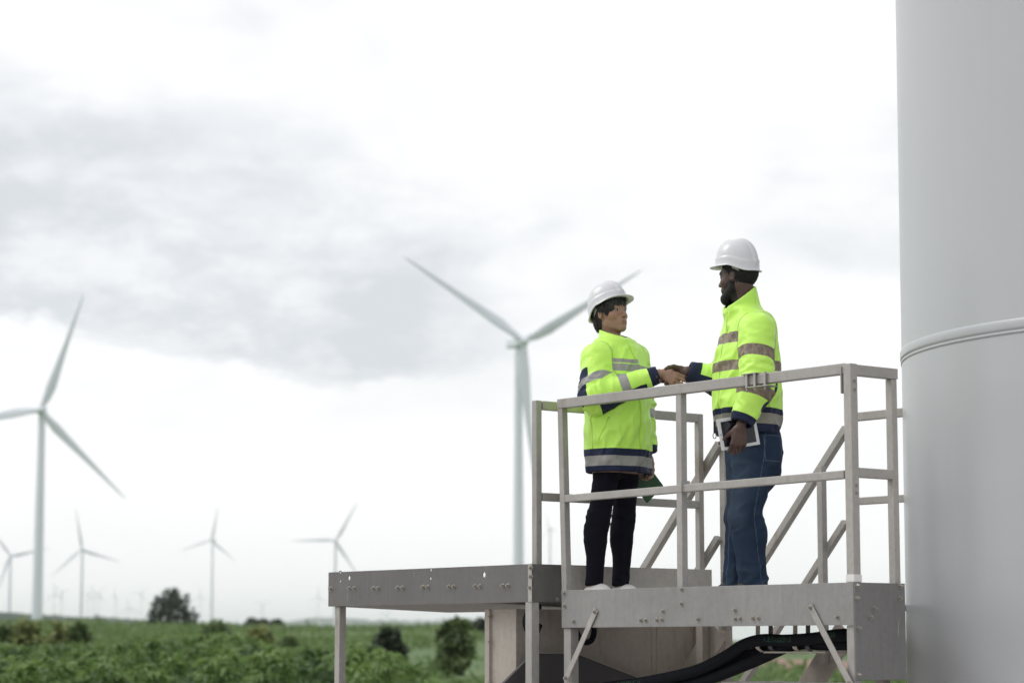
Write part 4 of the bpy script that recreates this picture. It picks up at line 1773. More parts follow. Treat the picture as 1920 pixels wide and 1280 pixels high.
def build_trousers(root, J, man, mat, rl, hem_u):
    g = []
    hp = (J['hipR'] + J['hipL']) / 2

    def fall(P):
        d = ell(P, hp + A_(0, J.get('seat', -.01), .03), J['pelvis'])
        for sd in 'RL':
            h_, k_, a_ = J['hip' + sd], J['knee' + sd], J['ank' + sd]
            r = rl[sd]
            l = smin(seg(P, h_, k_, r[0], r[1]), seg(P, k_, a_ - A_(0, 0, .03), r[1], r[2]), .03)
            c = k_ + (a_ - k_) * .28 + A_(0, -.018, 0)
            l = smin(l, ell(P, c, (r[1] * .92, r[1] * .95, .11)), .03)
            d = smin(d, l, .03)
        return np.maximum(d, hem_u - P[:, 2])
    k = np.stack([J[x + s] for x in ('hip', 'knee', 'ank') for s in 'RL'])
    g = [(k.min(0) - A_(.16, .16, .02), k.max(0) + A_(.16, .16, .20), fall)]
    V, F = mesh_sdf(g, .0058, 0)
    V = relax(V, F, 1, .4)
    Nn = vnormals(V, F)
    u = V[:, 2]
    ku = (J['kneeR'][2] + J['kneeL'][2]) / 2
    wq = V + .03 * np.stack([fbm(V * 9 + 3, 2), fbm(V * 9 + 9, 2), fbm(V * 9 + 5, 2)], 1)
    a1 = fbm(wq * (A_(8, 8, 11) if man else A_(7, 7, 26)), 2)
    a2 = fbm((wq @ rot((1, 0, 0), .7).T) * (A_(9, 9, 17) if man else A_(10, 10, 28)) + 4, 2)
    kz = np.exp(-((u - ku) / .10) ** 2)
    hz = np.exp(-((u - hem_u) / (.12 if man else .07)) ** 2)
    tz = np.exp(-((u - hp[2] + .08) / .10) ** 2)
    if man:
        amp = .0045 + .007 * kz + .010 * hz + .007 * tz
    else:
        amp = .0022 + .006 * kz + .004 * hz + .005 * tz
    rg_ = (1 - np.abs(2 * a2 - 1)) ** 2
    V = V + Nn * (amp * ((rg_ - .45) + .6 * (a1 - .5)))[:, None]
    me = mesh_np('trousers', V, F)
    if man:
        seam = np.full(len(V), 1.0)
        fade = np.zeros(len(V))
        for i, sd in enumerate('RL'):
            A = np.stack([J['hip' + sd], J['knee' + sd], J['ank' + sd]])
            T, Vv, Ti, L = polyt(V, A)
            o = 'LR'[i]
            B = np.stack([J['hip' + o], J['knee' + o], J['ank' + o]])
            T2, V2, _, _ = polyt(V, B)
            mine = (Vv ** 2).sum(1) < (V2 ** 2).sum(1)
            s = 1 if sd == 'R' else -1
            out = Vv[:, 0] * s
            seam = np.where(mine & (out > 0), np.minimum(seam, np.abs(Vv[:, 1] + .012)), seam)
            seam = np.where(mine & (out < 0.02) & (Vv[:, 1] > 0), np.minimum(seam, np.abs(Vv[:, 0] * s + .030)), seam)
            fr_ = sstep(Vv[:, 1], -.01, .07) * np.exp(-((T - .20) / .20) ** 2)
            fade = np.where(mine, fr_ * .55 + .35 * rg_ * hz, fade)
        # back pocket outline on the near side
        pc = J['hipL'] + A_(-.075, -.075, .05)
        bx = np.maximum(np.abs(V[:, 1] - pc[1]) - .055, np.abs(u - pc[2]) - .065)
        seam = np.where((V[:, 0] < -.02), np.minimum(seam, np.abs(bx)), seam)
        fattr(me, 'seam', seam)
        fattr(me, 'fade', np.clip(fade + .4 * (rg_ - .5) * (kz + hz + tz), 0, 1))
    return link('trousers', me, mat, root)


def build_hair(root, H, man):
    def f(P):
        Q = H.to(P)
        if man:
            d = ell(Q, A_(0, -.016, .030), (.0795, .1015, .097))
            cut = np.maximum(-(Q[:, 2] + .050 + .4 * np.clip(Q[:, 1] + .08, 0, .2)), -1)
            d = np.maximum(d, -.052 - Q[:, 2])
            # face, forehead corner and round the ear
            d = smax(d, -(seg(Q, A_(-.2, .083, -.02), A_(.2, .083, -.02), .074)), .006)
            d = smax(d, -(seg(Q, A_(-.2, -.004, -.022), A_(.2, -.004, -.022), .030)), .006)
        else:
            d = ell(Q, A_(0, -.014, .034), (.087, .109, .104))
            d = smin(d, ell(Q, A_(0, -.050, -.045), (.066, .052, .060)), .03)
            # soft fringe and side locks framing the face
            face = ell(Q, A_(0, .115, -.045), (.066, .085, .088))
            d = smax(d, -face, .010)
            ear = seg(Q, A_(-.2, .004, -.022), A_(.2, .004, -.022), .024)
            d = smax(d, -ear, .008)
            d = np.maximum(d, -.108 - Q[:, 2] + 0.03 * np.sin(Q[:, 0] * 160))
            for s in (-1, 1):
                d = smin(d, seg(Q, A_(s * .073, .046, .05), A_(s * .074, .030, -.012), .014, .005), .010)
            for i, (x0, x1, z1) in enumerate(((.045, .050, .022), (.030, .036, .028), (.012, .022, .030), (-.006, .004, .034), (-.024, -.016, .028), (-.042, -.040, .022), (.058, .062, .010), (-.058, -.060, .010))):
                d = smin(d, seg(Q, A_(x0, .082 - abs(x0) * .45, .082), A_(x1, .094 - abs(x1) * .62, z1), .015, .0035), .008)
        return d * H.s
    lo_ = H.frm(np.array([[x, y, z] for x in (-.11, .11) for y in (-.14, .12) for z in (-.13, .15)]))
    V, F = mesh_sdf([(lo_.min(0), lo_.max(0), f)], .0036, 0)
    Nn = vnormals(V, F)
    Q = H.to(V)
    if man:
        V = V + Nn * (.0035 * (fbm(Q * 220, 2) - .5))[:, None]
    else:
        az_ = np.arctan2(Q[:, 0], Q[:, 1] + .02)
        s_ = fbm(np.stack([az_ * 16 + Q[:, 2] * 25, Q[:, 2] * 14, Q[:, 0] * 0], 1), 3)
        V = V + Nn * (.012 * (s_ - .5))[:, None]
    o = link('hair', mesh_np('hair', V, F), M_CROP if man else M_HAIR, root)
    # loose strands that soften the edge of the hair
    rg = np.random.default_rng(4 if man else 9)
    Nn = vnormals(V, F)
    Q = H.to(V)
    ok = np.where((Q[:, 2] < (.0 if man else .075)))[0]
    pick = rg.choice(ok, 500 if man else 1500)
    L = (.006 if man else .022) * (.5 + rg.random(len(pick)))
    dn = np.repeat((-H.M[2] + (0 if man else 1) * .12 * H.M[1])[None], len(pick), 0) + rg.normal(size=(len(pick), 3)) * (.5 if man else .16)
    nn = Nn[pick]
    dn = dn - nn * (dn * nn).sum(1)[:, None]
    dn /= np.maximum(np.linalg.norm(dn, axis=1)[:, None], 1e-6)
    sdv = np.cross(dn, nn) * (.0006 + .0006 * rg.random(len(pick)))[:, None]
    a0 = V[pick] + nn * .0005
    a1 = a0 + dn * (L * .5)[:, None] + nn * .0014
    a2 = a0 + dn * L[:, None] - nn * (.0005 + .0015 * rg.random(len(pick)))[:, None]
    SV = np.stack([a0 - sdv, a0 + sdv, a1 + sdv, a1 - sdv, a2 + sdv * .3, a2 - sdv * .3], 1).reshape(-1, 3)
    i6 = np.arange(len(pick))[:, None] * 6
    SF = np.concatenate([i6 + np.array([[0, 1, 2, 3]]), i6 + np.array([[3, 2, 4, 5]])])
    tag(link('hair_strands', mesh_np('hair_strands', SV, SF), M_CROP if man else M_HAIR, o), kind='stuff')
    return o


def build_beard(root, H):
    def f(P):
        Q = H.to(P)
        d = seg(Q, A_(-.050, .006, -.060), A_(-.020, .072, -.100), .024, .026)
        d = smin(d, seg(Q, A_(.050, .006, -.060), A_(.020, .072, -.100), .024, .026), .02)
        d = smin(d, ell(Q, A_(0, .078, -.112), (.034, .026, .026)), .02)
        d = smin(d, seg(Q, A_(-.053, .004, -.055), A_(-.063, .002, -.010), .017, .012), .02)
        d = smin(d, seg(Q, A_(.053, .004, -.055), A_(.063, .002, -.010), .017, .012), .02)
        d = smin(d, seg(Q, A_(-.030, .078, -.056), A_(0, .094, -.0485), .008, .008), .012)
        d = smin(d, seg(Q, A_(.030, .078, -.056), A_(0, .094, -.0485), .008, .008), .012)
        return d * H.s
    lo_ = H.frm(np.array([[x, y, z] for x in (-.09, .09) for y in (-.03, .12) for z in (-.15, .02)]))
    V, F = mesh_sdf([(lo_.min(0), lo_.max(0), f)], .0034, 0)
    Nn = vnormals(V, F)
    V = V + Nn * (.0032 * (fbm(H.to(V) * 210, 2) - .5))[:, None]
    return link('beard', mesh_np('beard', V, F), M_CROP, root)


def build_shoes(root, J, man, mat, mat2):
    for sd in 'RL':
        a = J['ank' + sd]
        o = 0.012 if sd == 'R' else -.012
        heel = A_(a[0], a[1] - .035, .040)
        toe = A_(a[0] + o, a[1] + .155, .034)

        def f(P, a=a, heel=heel, toe=toe):
            d = smin(seg(P, heel, heel + A_(0, .08, .004), .038, .040), seg(P, heel + A_(0, .07, 0), toe, .042, .034), .03)
            d = smin(d, ell(P, A_(a[0], a[1] + .025, .072), (.037, .070, .036)), .03)
            d = np.maximum(d, .004 - P[:, 2])
            if not man:
                d = np.maximum(d, -ell(P, A_(a[0], a[1] - .012, .115), (.030, .040, .036)))
            return d
        V, F = mesh_sdf([(heel - A_(.06, .06, .045), toe + A_(.06, .06, .09), f)], .0042, 0)
        o_ = link('shoe', mesh_np('shoe', V, F), mat, root)
        # sole
        def fs(P, a=a, heel=heel, toe=toe):
            q = P * A_(1, 1, 0)
            d = seg(q, heel * A_(1, 1, 0), toe * A_(1, 1, 0), .043, .040)
            return np.maximum(d, np.maximum(P[:, 2] - .022, .001 - P[:, 2]))
        V, F = mesh_sdf([(A_(heel[0] - .06, heel[1] - .06, -.01), A_(toe[0] + .06, toe[1] + .06, .03), fs)], .0045, 0)
        link('sole', mesh_np('sole', V, F), mat2, o_)


def add_hat(root, H, **kw):
    shell, bandm, slots, knob = hat_meshes(H, **kw)
    h = link('hard_hat', shell, M_HATW, root)
    bnd = link('head_band', bandm, M_BAND, h)
    link('adjuster', knob, M_BAND, h)
    tag(link('slot', slots, M_SLOT, h), kind='stuff')
    return h


# ------------------------------------------------------------------ the woman
def rig_woman():
    fr = Frame(1155, 12.75, (.826, -.563))
    J = {}
    P = fr.px
    J['hipR'], J['hipL'] = P(1147, 838, r=.085), P(1176, 836, r=-.085)
    J['kneeR'], J['kneeL'] = P(1122, 972, r=.090), P(1170, 970, r=-.085)
    J['ankR'], J['ankL'] = P(1113, 1092, r=.095), P(1163, 1092, r=-.090)
    J['SR'], J['SL'] = P(1119, 672, r=.160), P(1190, 672, r=-.160)
    J['ER'], J['WR'] = P(1116, 744, r=.235), P(1240, 716, r=.060)
    J['EL'], J['WL'] = P(1200, 762, r=-.225), P(1213, 850, r=-.215)
    st = []
    for (px, py, a, b) in ((1159, 888, .198, .150), (1158, 860, .200, .150), (1158, 820, .202, .150), (1158, 770, .198, .148), (1158, 720, .188, .142), (1156, 690, .182, .135), (1153, 660, .155, .112), (1151, 645, .10, .085)):
        q = P(px, py, r=0)
        st.append((q[2], 0.0, q[1], a, b))
    J['trunk'] = smooth_stations(st)
    J['neck'] = P(1149, 640, r=0)
    J['collar_c'] = P(1150, 640, r=0)
    J['collar_top'], J['collar_back'] = .032, .020
    J['collar_r'] = (.070, .073)
    J['collar_ax'] = unit(A_(0, .22, 1))
    J['sleeve_r'] = {'R': (.084, .080, .047), 'L': (.080, .072, .058)}
    hd = P(1144, 589, r=0)
    J['H'] = Head(hd, fr.dirl(unit([.72, -.69, 0])) + A_(0, 0, .13), A_(0, -.13, 1), .955)
    J['skin'], J['warm'], J['lip'] = (.335, .198, .138), (.39, .185, .135), (.32, .135, .115)
    J['gaze'] = -.002
    cl = P(1260, 708, r=.035)
    J['clasp'] = fr.wor(cl)
    X = unit(fr.dirl(unit([.86, -.42, 0])) + A_(0, 0, -.40))
    D = A_(1, 0, .12)
    D = unit(D - X * (D @ X))
    o = cl - X * .060 + D * .013
    cu = [(.42, .80, .5), (.48, .85, .5), (.55, .9, .5), (.6, .9, .5)]
    J['handR'] = hand_group(o, X, D, False, thumb_up=.25, curl=cu, tspread=.75, tcurl=(.35, .2), s=.95, spread=.03)
    J['WR'] = o - unit(o - J['ER']) * .014
    Xl = A_(.05, .10, -1)
    J['handL'] = hand_group(J['WL'] + A_(0, .004, -.012), Xl, A_(-1, 0, 0), True, thumb_up=.3, curl=[(.5, .6, .4)] * 4, tspread=.5, s=.92)
    J['stapeR'] = [(.165, .027, .45), (.395, .024, 0.0)]
    J['stapeL'] = [(.315, .024, 0)]
    J['undR'] = [(A_(.1, -.05, -1), .50, .235, .50), (A_(.9, -.5, -.05), .82, .09, .235)]
    J['undL'] = []
    J['cuff'] = (.050, .034)
    J['hem_h'], J['hem_tape'], J['hem_tilt'] = .122, (.058, .0265), 0.0
    z1, z2 = P(1182, 690, f=.13)[2], P(1160, 673, f=.13)[2]
    J['ttape'] = [(z1, .020, -1.25, 1.25), (z2, .011, .1, 1.2)]
    J['plk'] = 0.0
    J['pocket'] = (P(1147, 782, r=.16), P(1130, 826, r=.17))
    J['pelvis'] = (.172, .122, .20)
    return fr, J


def rig_man(clasp):
    fr = Frame(1405, 12.3, (-.965, -.26))
    J = {}
    P = fr.px
    J['hipL'], J['hipR'] = P(1414, 860, r=-.088), P(1400, 860, r=.088)
    J['kneeL'], J['kneeR'] = P(1398, 972, r=-.095), P(1390, 972, r=.09)
    J['ankL'], J['ankR'] = P(1415, 1092, r=-.10), P(1380, 1092, r=.095)
    J['SL'], J['SR'] = P(1420, 618, r=-.178), P(1392, 618, r=.178)
    J['EL'], J['WL'] = P(1419, 722, r=-.235), P(1390, 794, r=-.245)
    st = []
    for (px, py, a, b) in ((1403, 816, .190, .150), (1403, 795, .195, .155), (1402, 770, .200, .161), (1402, 740, .204, .162), (1401, 700, .203, .157), (1401, 650, .198, .145), (1404, 610, .172, .122), (1402, 590, .115, .095)):
        q = P(px, py, r=0)
        st.append((q[2], 0.0, q[1], a, b))
    J['trunk'] = smooth_stations(st)
    J['neck'] = P(1396, 575, r=0)
    J['collar_c'] = P(1392, 577, r=0)
    J['collar_top'], J['collar_back'] = .034, .048
    J['collar_r'] = (.082, .088)
    J['collar_ax'] = unit(A_(0, .42, 1))
    J['sleeve_r'] = {'L': (.087, .082, .058), 'R': (.084, .070, .054)}
    hd = P(1384, 520, r=0)
    J['H'] = Head(hd, fr.dirl(unit([-.82, .57, 0])) + A_(0, 0, -.06), A_(0, .06, 1), .99)
    J['skin'], J['warm'], J['lip'] = (.092, .052, .042), (.11, .054, .042), (.115, .055, .05)
    cl = fr.loc(clasp)
    X = unit(fr.dirl(unit([-.90, .36, 0])) + A_(0, 0, -.30))
    D = fr.dirl(unit([.36, .90, 0]))
    D = unit(D - X * (D @ X))
    o = cl - X * .074 + D * .014 + A_(0, 0, .008)
    J['WR'] = o - X * .012
    J['ER'] = P(1352, 716, r=.235)
    cu = [(.45, .8, .45), (.5, .85, .45), (.55, .85, .45), (.6, .85, .45)]
    J['handR'] = hand_group(o, X, D, False, thumb_up=1.15, curl=cu, tspread=.62, tcurl=(.65, .55), s=1.03, spread=.04)
    Xl = fr.dirl(np.array([-.16, .02, -1]))
    Dl = fr.dirl(np.array([.12, -1, 0]))
    J['handL'] = hand_group(J['WL'] + A_(-.004, .004, -.014), Xl, Dl, True, thumb_up=.22, curl=[(.55, 1.15, .5), (.55, 1.15, .5), (.6, 1.15, .5), (.7, 1.1, .5)], tspread=.78, tcurl=(.15, .1), s=1.04)
    J['stapeL'] = [(.135, .029, .10), (.335, .028, -.10)]
    J['stapeR'] = [(.20, .028, 0)]
    J['undL'] = [(A_(.1, -1, -.35), .72, .22, .42), (A_(.4, -1, 0), .80, .02, .22)]
    J['undR'] = [(A_(0, -.1, -1), .05, .12, .60)]
    J['cuff'] = (.060, .040)
    J['hem_h'], J['hem_tape'], J['hem_tilt'] = .128, (.072, .027), -.02
    z1, z2 = P(1365, 629, r=-.17)[2], P(1360, 681, r=-.2)[2]
    J['ttape'] = [(z1, .028, -1.3, 1.3), (z2, .026, -3.2, 3.2)]
    J['plk'] = 0.0
    J['pelvis'] = (.180, .142, .23)
    J['seat'] = -.02
    return fr, J


M_SHOEW = plain('pale_canvas', (.74, .70, .69), .7, 0, .1)
M_SOLE = plain('white_rubber', (.68, .67, .65), .6, 0, .06)
M_SHOEM = plain('dark_leather', (.03, .025, .022), .5, 0, .2)


def build_people():
    fw, JW = rig_woman()
    w = build_figure('person', 'shorter worker with black trousers, short black hair and white helmet, holding a green folder', fw, JW, False)
    build_jacket(w, JW, False, M_JW)
    build_trousers(w, JW, False, M_TROU, {'R': (.078, .056, .0435), 'L': (.078, .056, .0435)}, .098)
    build_hair(w, JW['H'], False)
    add_hat(w, JW['H'], tilt=.20, top=.180, zf=.064, zs=.056, zb=.018)
    build_shoes(w, JW, False, M_SHOEW, M_SOLE)
    fm, JM = rig_man(JW['clasp'])
    m = build_figure('person', 'taller bearded worker in blue jeans and white helmet, holding a white tablet', fm, JM, True)
    build_jacket(m, JM, True, M_JM)
    build_trousers(m, JM, True, M_JEAN, {'R': (.098, .078, .066), 'L': (.102, .080, .070)}, .080)
    build_hair(m, JM['H'], True)
    build_beard(m, JM['H'])
    add_hat(m, JM['H'], a=.100, b=.113, brim=.026, tilt=.04, top=.197, zf=.074, zs=.072, zb=.036)
    build_shoes(m, JM, True, M_SHOEM, M_SOLE)
    return (fw, JW), (fm, JM)


(FW, JW), (FM, JM) = build_people()


# ------------------------------------------------------------------ what they hold
def quad_plate(A, Bq, C, t, name, mat, bevel=.003):
    """thin plate from three corners (A top-left, B top-right, C bottom-right)"""
    ux, uy = Bq - A, Bq - C
    w, h = np.linalg.norm(ux), np.linalg.norm(uy)
    x = ux / w
    z = uy - x * (uy @ x)
    z /= np.linalg.norm(z)
    y = np.cross(z, x)
    cen = (A + C) / 2
    M = np.stack([x, y, z]).T
    return M, cen, w, h


def build_tablet():
    A, Bq, C = at(1349, 786, 12.035), at(1421, 774, 12.10), at(1419, 833, 12.10)
    M, cen, w, h = quad_plate(A, Bq, C, .008, '', None)
    root = thing('tablet', 'white framed tablet computer with a dark screen in the bearded man\'s lowered hand', 'tablet', tuple(cen))
    root.rotation_euler = Matrix(M.tolist()).to_euler()
    bm = bmesh.new()
    add_box(bm, np.array([-w / 2, -.004, -h / 2]), np.array([w / 2, .004, h / 2]), .0035)
    link('case', bm_mesh('case', bm), plain('white_glass', (.74, .75, .77), .25, 0, .02), root)
    m, N, b = new_mat('tablet_screen')
    b.inputs['Base Color'].default_value = (.012, .014, .022, 1)
    b.inputs['Roughness'].default_value = .06
    link('screen', box_me('screen', (-w / 2 + .018, -.0052, -h / 2 + .016), (w / 2 - .018, -.0043, h / 2 - .016), .0003), m, root)
    link('home_button', tube_mesh('home_button', [(-w / 2 + .009, -.0041, .0), (-w / 2 + .009, -.0055, .0)], [.0045, .004], 12), M_BAND, root)


def build_folder():
    A, Bq, C = at(1190, 846, 13.02), at(1218, 858, 12.98), at(1234, 916, 12.98)
    D = at(1204, 948, 12.90)
    M, cen, w, h = quad_plate(D + (Bq - C), Bq, C, .006, '', None)
    cen = (D + Bq) / 2
    root = thing('folder', 'dark green folder hanging from the woman\'s far hand beside her thigh', 'folder', tuple(cen))
    root.rotation_euler = Matrix(M.tolist()).to_euler()
    g = plain('green_board', (.012, .075, .022), .5, 0, .2)
    link('cover', box_me('cover', (-w / 2, -.004, -h / 2), (w / 2, -.0012, h / 2), .001), g, root)
    link('cover', box_me('cover', (-w / 2, .0012, -h / 2), (w / 2, .004, h / 2), .001), g, root)
    link('paper', box_me('paper', (-w / 2 + .004, -.001, -h / 2 + .003), (w / 2 - .004, .001, h / 2 - .003)), M_WHITEP, root)


build_tablet()
build_folder()


def build_clip():
    p = at(1340, 812, 12.27)
    root = thing('key_clip', 'small black strap and metal clip dangling from the bearded man\'s jacket hem', 'clip', tuple(p))
    link('strap', box_me('strap', (-.006, -.004, .0), (.006, .004, .06), .002), M_SLOT, root)
    link('clip_ring', tube_mesh('clip_ring', spline([(0, 0, .004), (-.009, 0, -.008), (-.004, 0, -.026), (.006, 0, -.022), (.006, 0, -.004), (0, 0, .004)], 20), .0025, 8), M_BOLT, root)


build_clip()
# ------------------------------------------------------------------ wind turbines across the fields
def turbine_mat():
    m, N, b = new_mat('turbine_paint')
    co = obj_co(N)
    n = N.noise(co, 0.15, 3)
    N.put(b.inputs['Base Color'], N.mix(n, (0.67, 0.71, 0.765), (0.74, 0.78, 0.83)))
    b.inputs['Roughness'].default_value = 0.45
    return m


M_TURB = turbine_mat()


def blade_mesh(L):
    V, F = [], []
    st = [(0, .5, .5, 90), (.04, .52, .5, 80), (.10, .85, .32, 30), (.20, 1.0, .26, 16), (.35, .80, .20, 9), (.55, .56, .16, 5), (.75, .37, .14, 2), (.92, .20, .13, 0), (.985, .10, .12, 0), (1.0, .02, .02, 0)]
    mc = L * 0.078
    k = 14
    for t, c, th, tw in st:
        for j in range(k):
            a = 2 * math.pi * j / k
            x = math.cos(a) * 0.5
            y = math.sin(a) * 0.5 * th * (1.0 - 0.55 * (x + .5) * (t > .06))
            x = (x + (.18 if t > .06 else 0)) * c * mc
            y = y * c * mc
            w = R_(tw) * (t > .06)
            V.append((x * math.cos(w) - y * math.sin(w), x * math.sin(w) + y * math.cos(w) - 0.03 * L * t * t, t * L))
    for i in range(len(st) - 1):
        for j in range(k):
            F.append((i * k + j, i * k + (j + 1) % k, (i + 1) * k + (j + 1) % k, (i + 1) * k + j))
    return mesh_np('blade', V, F)


def nacelle_mesh(s):
    bm = bmesh.new()
    add_box(bm, np.array([-1.6, -1.5, -1.6]) * s, np.array([1.6, 8.5, 1.9]) * s, 0.6 * s)
    for v in bm.verts:
        if v.co.y > 5 * s:
            v.co.z = v.co.z * .8 + .3 * s
            v.co.x *= .85
    return bm_mesh('nacelle', bm, True)


def hub_mesh(s):
    prof = [(0.01, -3.4), (.7, -3.2), (1.3, -2.5), (1.65, -1.4), (1.7, -.2), (1.5, .6), (0.01, .7)]
    me = lathe('hub', [(r * s, z * s) for r, z in prof], 20)
    me.transform(Matrix.Rotation(-math.pi / 2, 4, 'X'))      # nose along -Y
    return me


TB = {}


def turbine(hub_px, Y, blade_px, angles, yaw, label, base_r=2.15, group='wind turbines across the fields', far=False):
    hp = at(hub_px[0], hub_px[1], Y)
    base = np.array([hp[0], hp[1], float(gz(hp[0], hp[1])) - .5])
    L = blade_px / FPX * Y
    s = L / 48.0
    root = thing('wind_turbine', label, 'wind turbine', tuple(base), yaw, group)
    H = hp[2] - base[2]
    off = Vector((0, -4.6 * s, 0))                       # hub ahead of the tower axis
    hubp = Vector((0, -4.6 * s, H))
    # keep the hub on its picture position although the tower stands behind it
    d = Matrix.Rotation(yaw, 3, 'Z') @ off
    root.location = Vector(base) - Vector((d.x, 0, 0))
    key = 'far' if far else None
    if far and key in TB:
        tw, na, hu, bl = TB[key]
    else:
        if far:
            tw = lathe('tower', [(base_r * .9, 0), (base_r * .55, 1.0)], 12)
            k_ = 46.0
            na, hu, bl = nacelle_mesh(k_ / 48), hub_mesh(k_ / 48), blade_mesh(k_)
            TB[key] = (tw, na, hu, bl)
        else:
            tw = lathe('tower', [(base_r * s, 0), (base_r * .93 * s, H * .18), (base_r * .62 * s, H - 1.6 * s)], 32)
            na, hu, bl = nacelle_mesh(s), hub_mesh(s), blade_mesh(L)
        for me in (tw, na, hu, bl):
            me.materials.append(M_TURB)
    t = link('tower', tw, None, root)
    if far:
        t.scale = (1, 1, H - 1)
    n_ = link('nacelle', na, None, root)
    n_.location = (0, -.8 * s, H)
    h_ = link('hub', hu, None, root)
    h_.location = hubp + Vector((0, 1.4 * s, 0))
    for an in angles:
        b = link('blade', bl, None, root)
        b.location = hubp
        b.rotation_euler = (0, R_(90 - an), 0)
    return root


turbine((81, 770), 930, 232, (71.2, -45.9, 191.5), R_(6), 'tall wind turbine near the left edge, its blades reaching out of the frame')
turbine((982, 643), 735, 284, (149.2, 31.6, -85.8), R_(22), 'large wind turbine behind the woman in the helmet, two blades raised in a V', 1.9)
turbine((21, 1042), 2450, 76, (128, 12, 252), R_(8), 'small wind turbine at the left edge, left of the tall one', 1.9)
turbine((154, 1030), 2300, 78, (99, -17, 222), R_(-5), 'small wind turbine just right of the tall one, a blade pointing straight up', 1.9)
turbine((397, 1012), 2350, 66, (78, -38, 198), R_(-18), 'small wind turbine right of the big dark tree', 1.9)
turbine((630, 1013), 2500, 84, (61, 181, -57), R_(6), 'small wind turbine rising behind the left end of the landing', 1.9)
turbine((1028, 991), 2250, 38, (98, -8, 187 + 35), R_(-58), 'blurred little wind turbine seen between the two left railing posts', 3.2)
for i, (px, py, an, yw) in enumerate(((103, 1113, 95, 20), (115, 1110, 20, -30), (167, 1112, 70, 60), (177, 1116, 100, 10), (187, 1111, 50, 40), (215, 1116, 85, -50), (266, 1112, 55, 25), (375, 1117, 92, -20), (493, 1132, 30, 35), (596, 1118, 88, -15), (726, 1150, 60, 30), (241, 1138, 95, 5))):
    Y = 7600 + (i * 733) % 1500
    where = ('first of the pair right of the tall turbine', 'second of the pair right of the tall turbine', 'first of the trio right of the upright-bladed turbine',
             'middle of the trio right of the upright-bladed turbine', 'last of the trio right of the upright-bladed turbine', 'midway between the trio and the big dark tree',
             'just left of the big dark tree', 'just right of the big dark tree', 'above the three round trees', 'just left of the landing', 'seen low under the landing', 'lowest of all, left of the big dark tree')[i]
    turbine((px, py), Y, 46.0 / Y * FPX, (an, an + 120, an + 240), R_(yw), 'faint far turbine ' + where, 2.2, 'faint far turbines in the haze', True)


# ------------------------------------------------------------------ foliage
def leaf_mat(name, dark, light, trans=0.25):
    m, N, b = new_mat(name)
    v = N.attr('tint')
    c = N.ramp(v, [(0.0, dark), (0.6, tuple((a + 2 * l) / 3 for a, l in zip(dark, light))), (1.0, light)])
    N.put(b.inputs['Base Color'], c)
    b.inputs['Roughness'].default_value = 0.55
    tr = N.n('ShaderNodeBsdfTranslucent')
    N.put(tr.inputs[0], c)
    mxs = N.n('ShaderNodeMixShader')
    mxs.inputs[0].default_value = trans
    N.t.links.new(b.outputs[0], mxs.inputs[1])
    N.t.links.new(tr.outputs[0], mxs.inputs[2])
    out = N.t.nodes['Material Output']
    N.t.links.new(mxs.outputs[0], out.inputs[0])
    return m


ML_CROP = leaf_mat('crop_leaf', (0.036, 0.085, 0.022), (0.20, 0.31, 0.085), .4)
ML_DARK = leaf_mat('dark_leaf', (0.022, 0.036, 0.022), (0.06, 0.085, 0.04))
ML_BUSH = leaf_mat('bush_leaf', (0.075, 0.125, 0.052), (0.22, 0.29, 0.11))
ML_OLIVE = leaf_mat('olive_leaf', (0.13, 0.165, 0.06), (0.30, 0.34, 0.12))
ML_SCRUB = leaf_mat('scrub_leaf', (0.075, 0.13, 0.04), (0.19, 0.28, 0.09), .35)
M_BARK = plain('bark', (0.10, 0.08, 0.06), 0.9, 0, 0.3, 4)


def leaves(C, D, Nn, size, width, rg):
    """leaf blades: centres C, direction D, normals Nn -> bent two-quad blades"""
    D = D / np.linalg.norm(D, axis=1)[:, None]
    S = np.cross(D, Nn)
    S /= np.maximum(np.linalg.norm(S, axis=1)[:, None], 1e-6)
    U = np.cross(S, D)
    n = len(C)
    sz = size * (0.6 + 0.8 * rg.random(n))[:, None]
    wd = sz * width
    a = C
    b = C + D * sz * .5 + U * sz * .06
    e = C + D * sz - U * sz * .16
    V = np.stack([a - S * wd * .2, a + S * wd * .2, b + S * wd * .5, b - S * wd * .5, e + S * wd * .12, e - S * wd * .12], 1).reshape(-1, 3)
    i = np.arange(n)[:, None] * 6
    F = np.concatenate([i + np.array([[0, 1, 2, 3]]), i + np.array([[3, 2, 4, 5]])], 0)
    return V, F


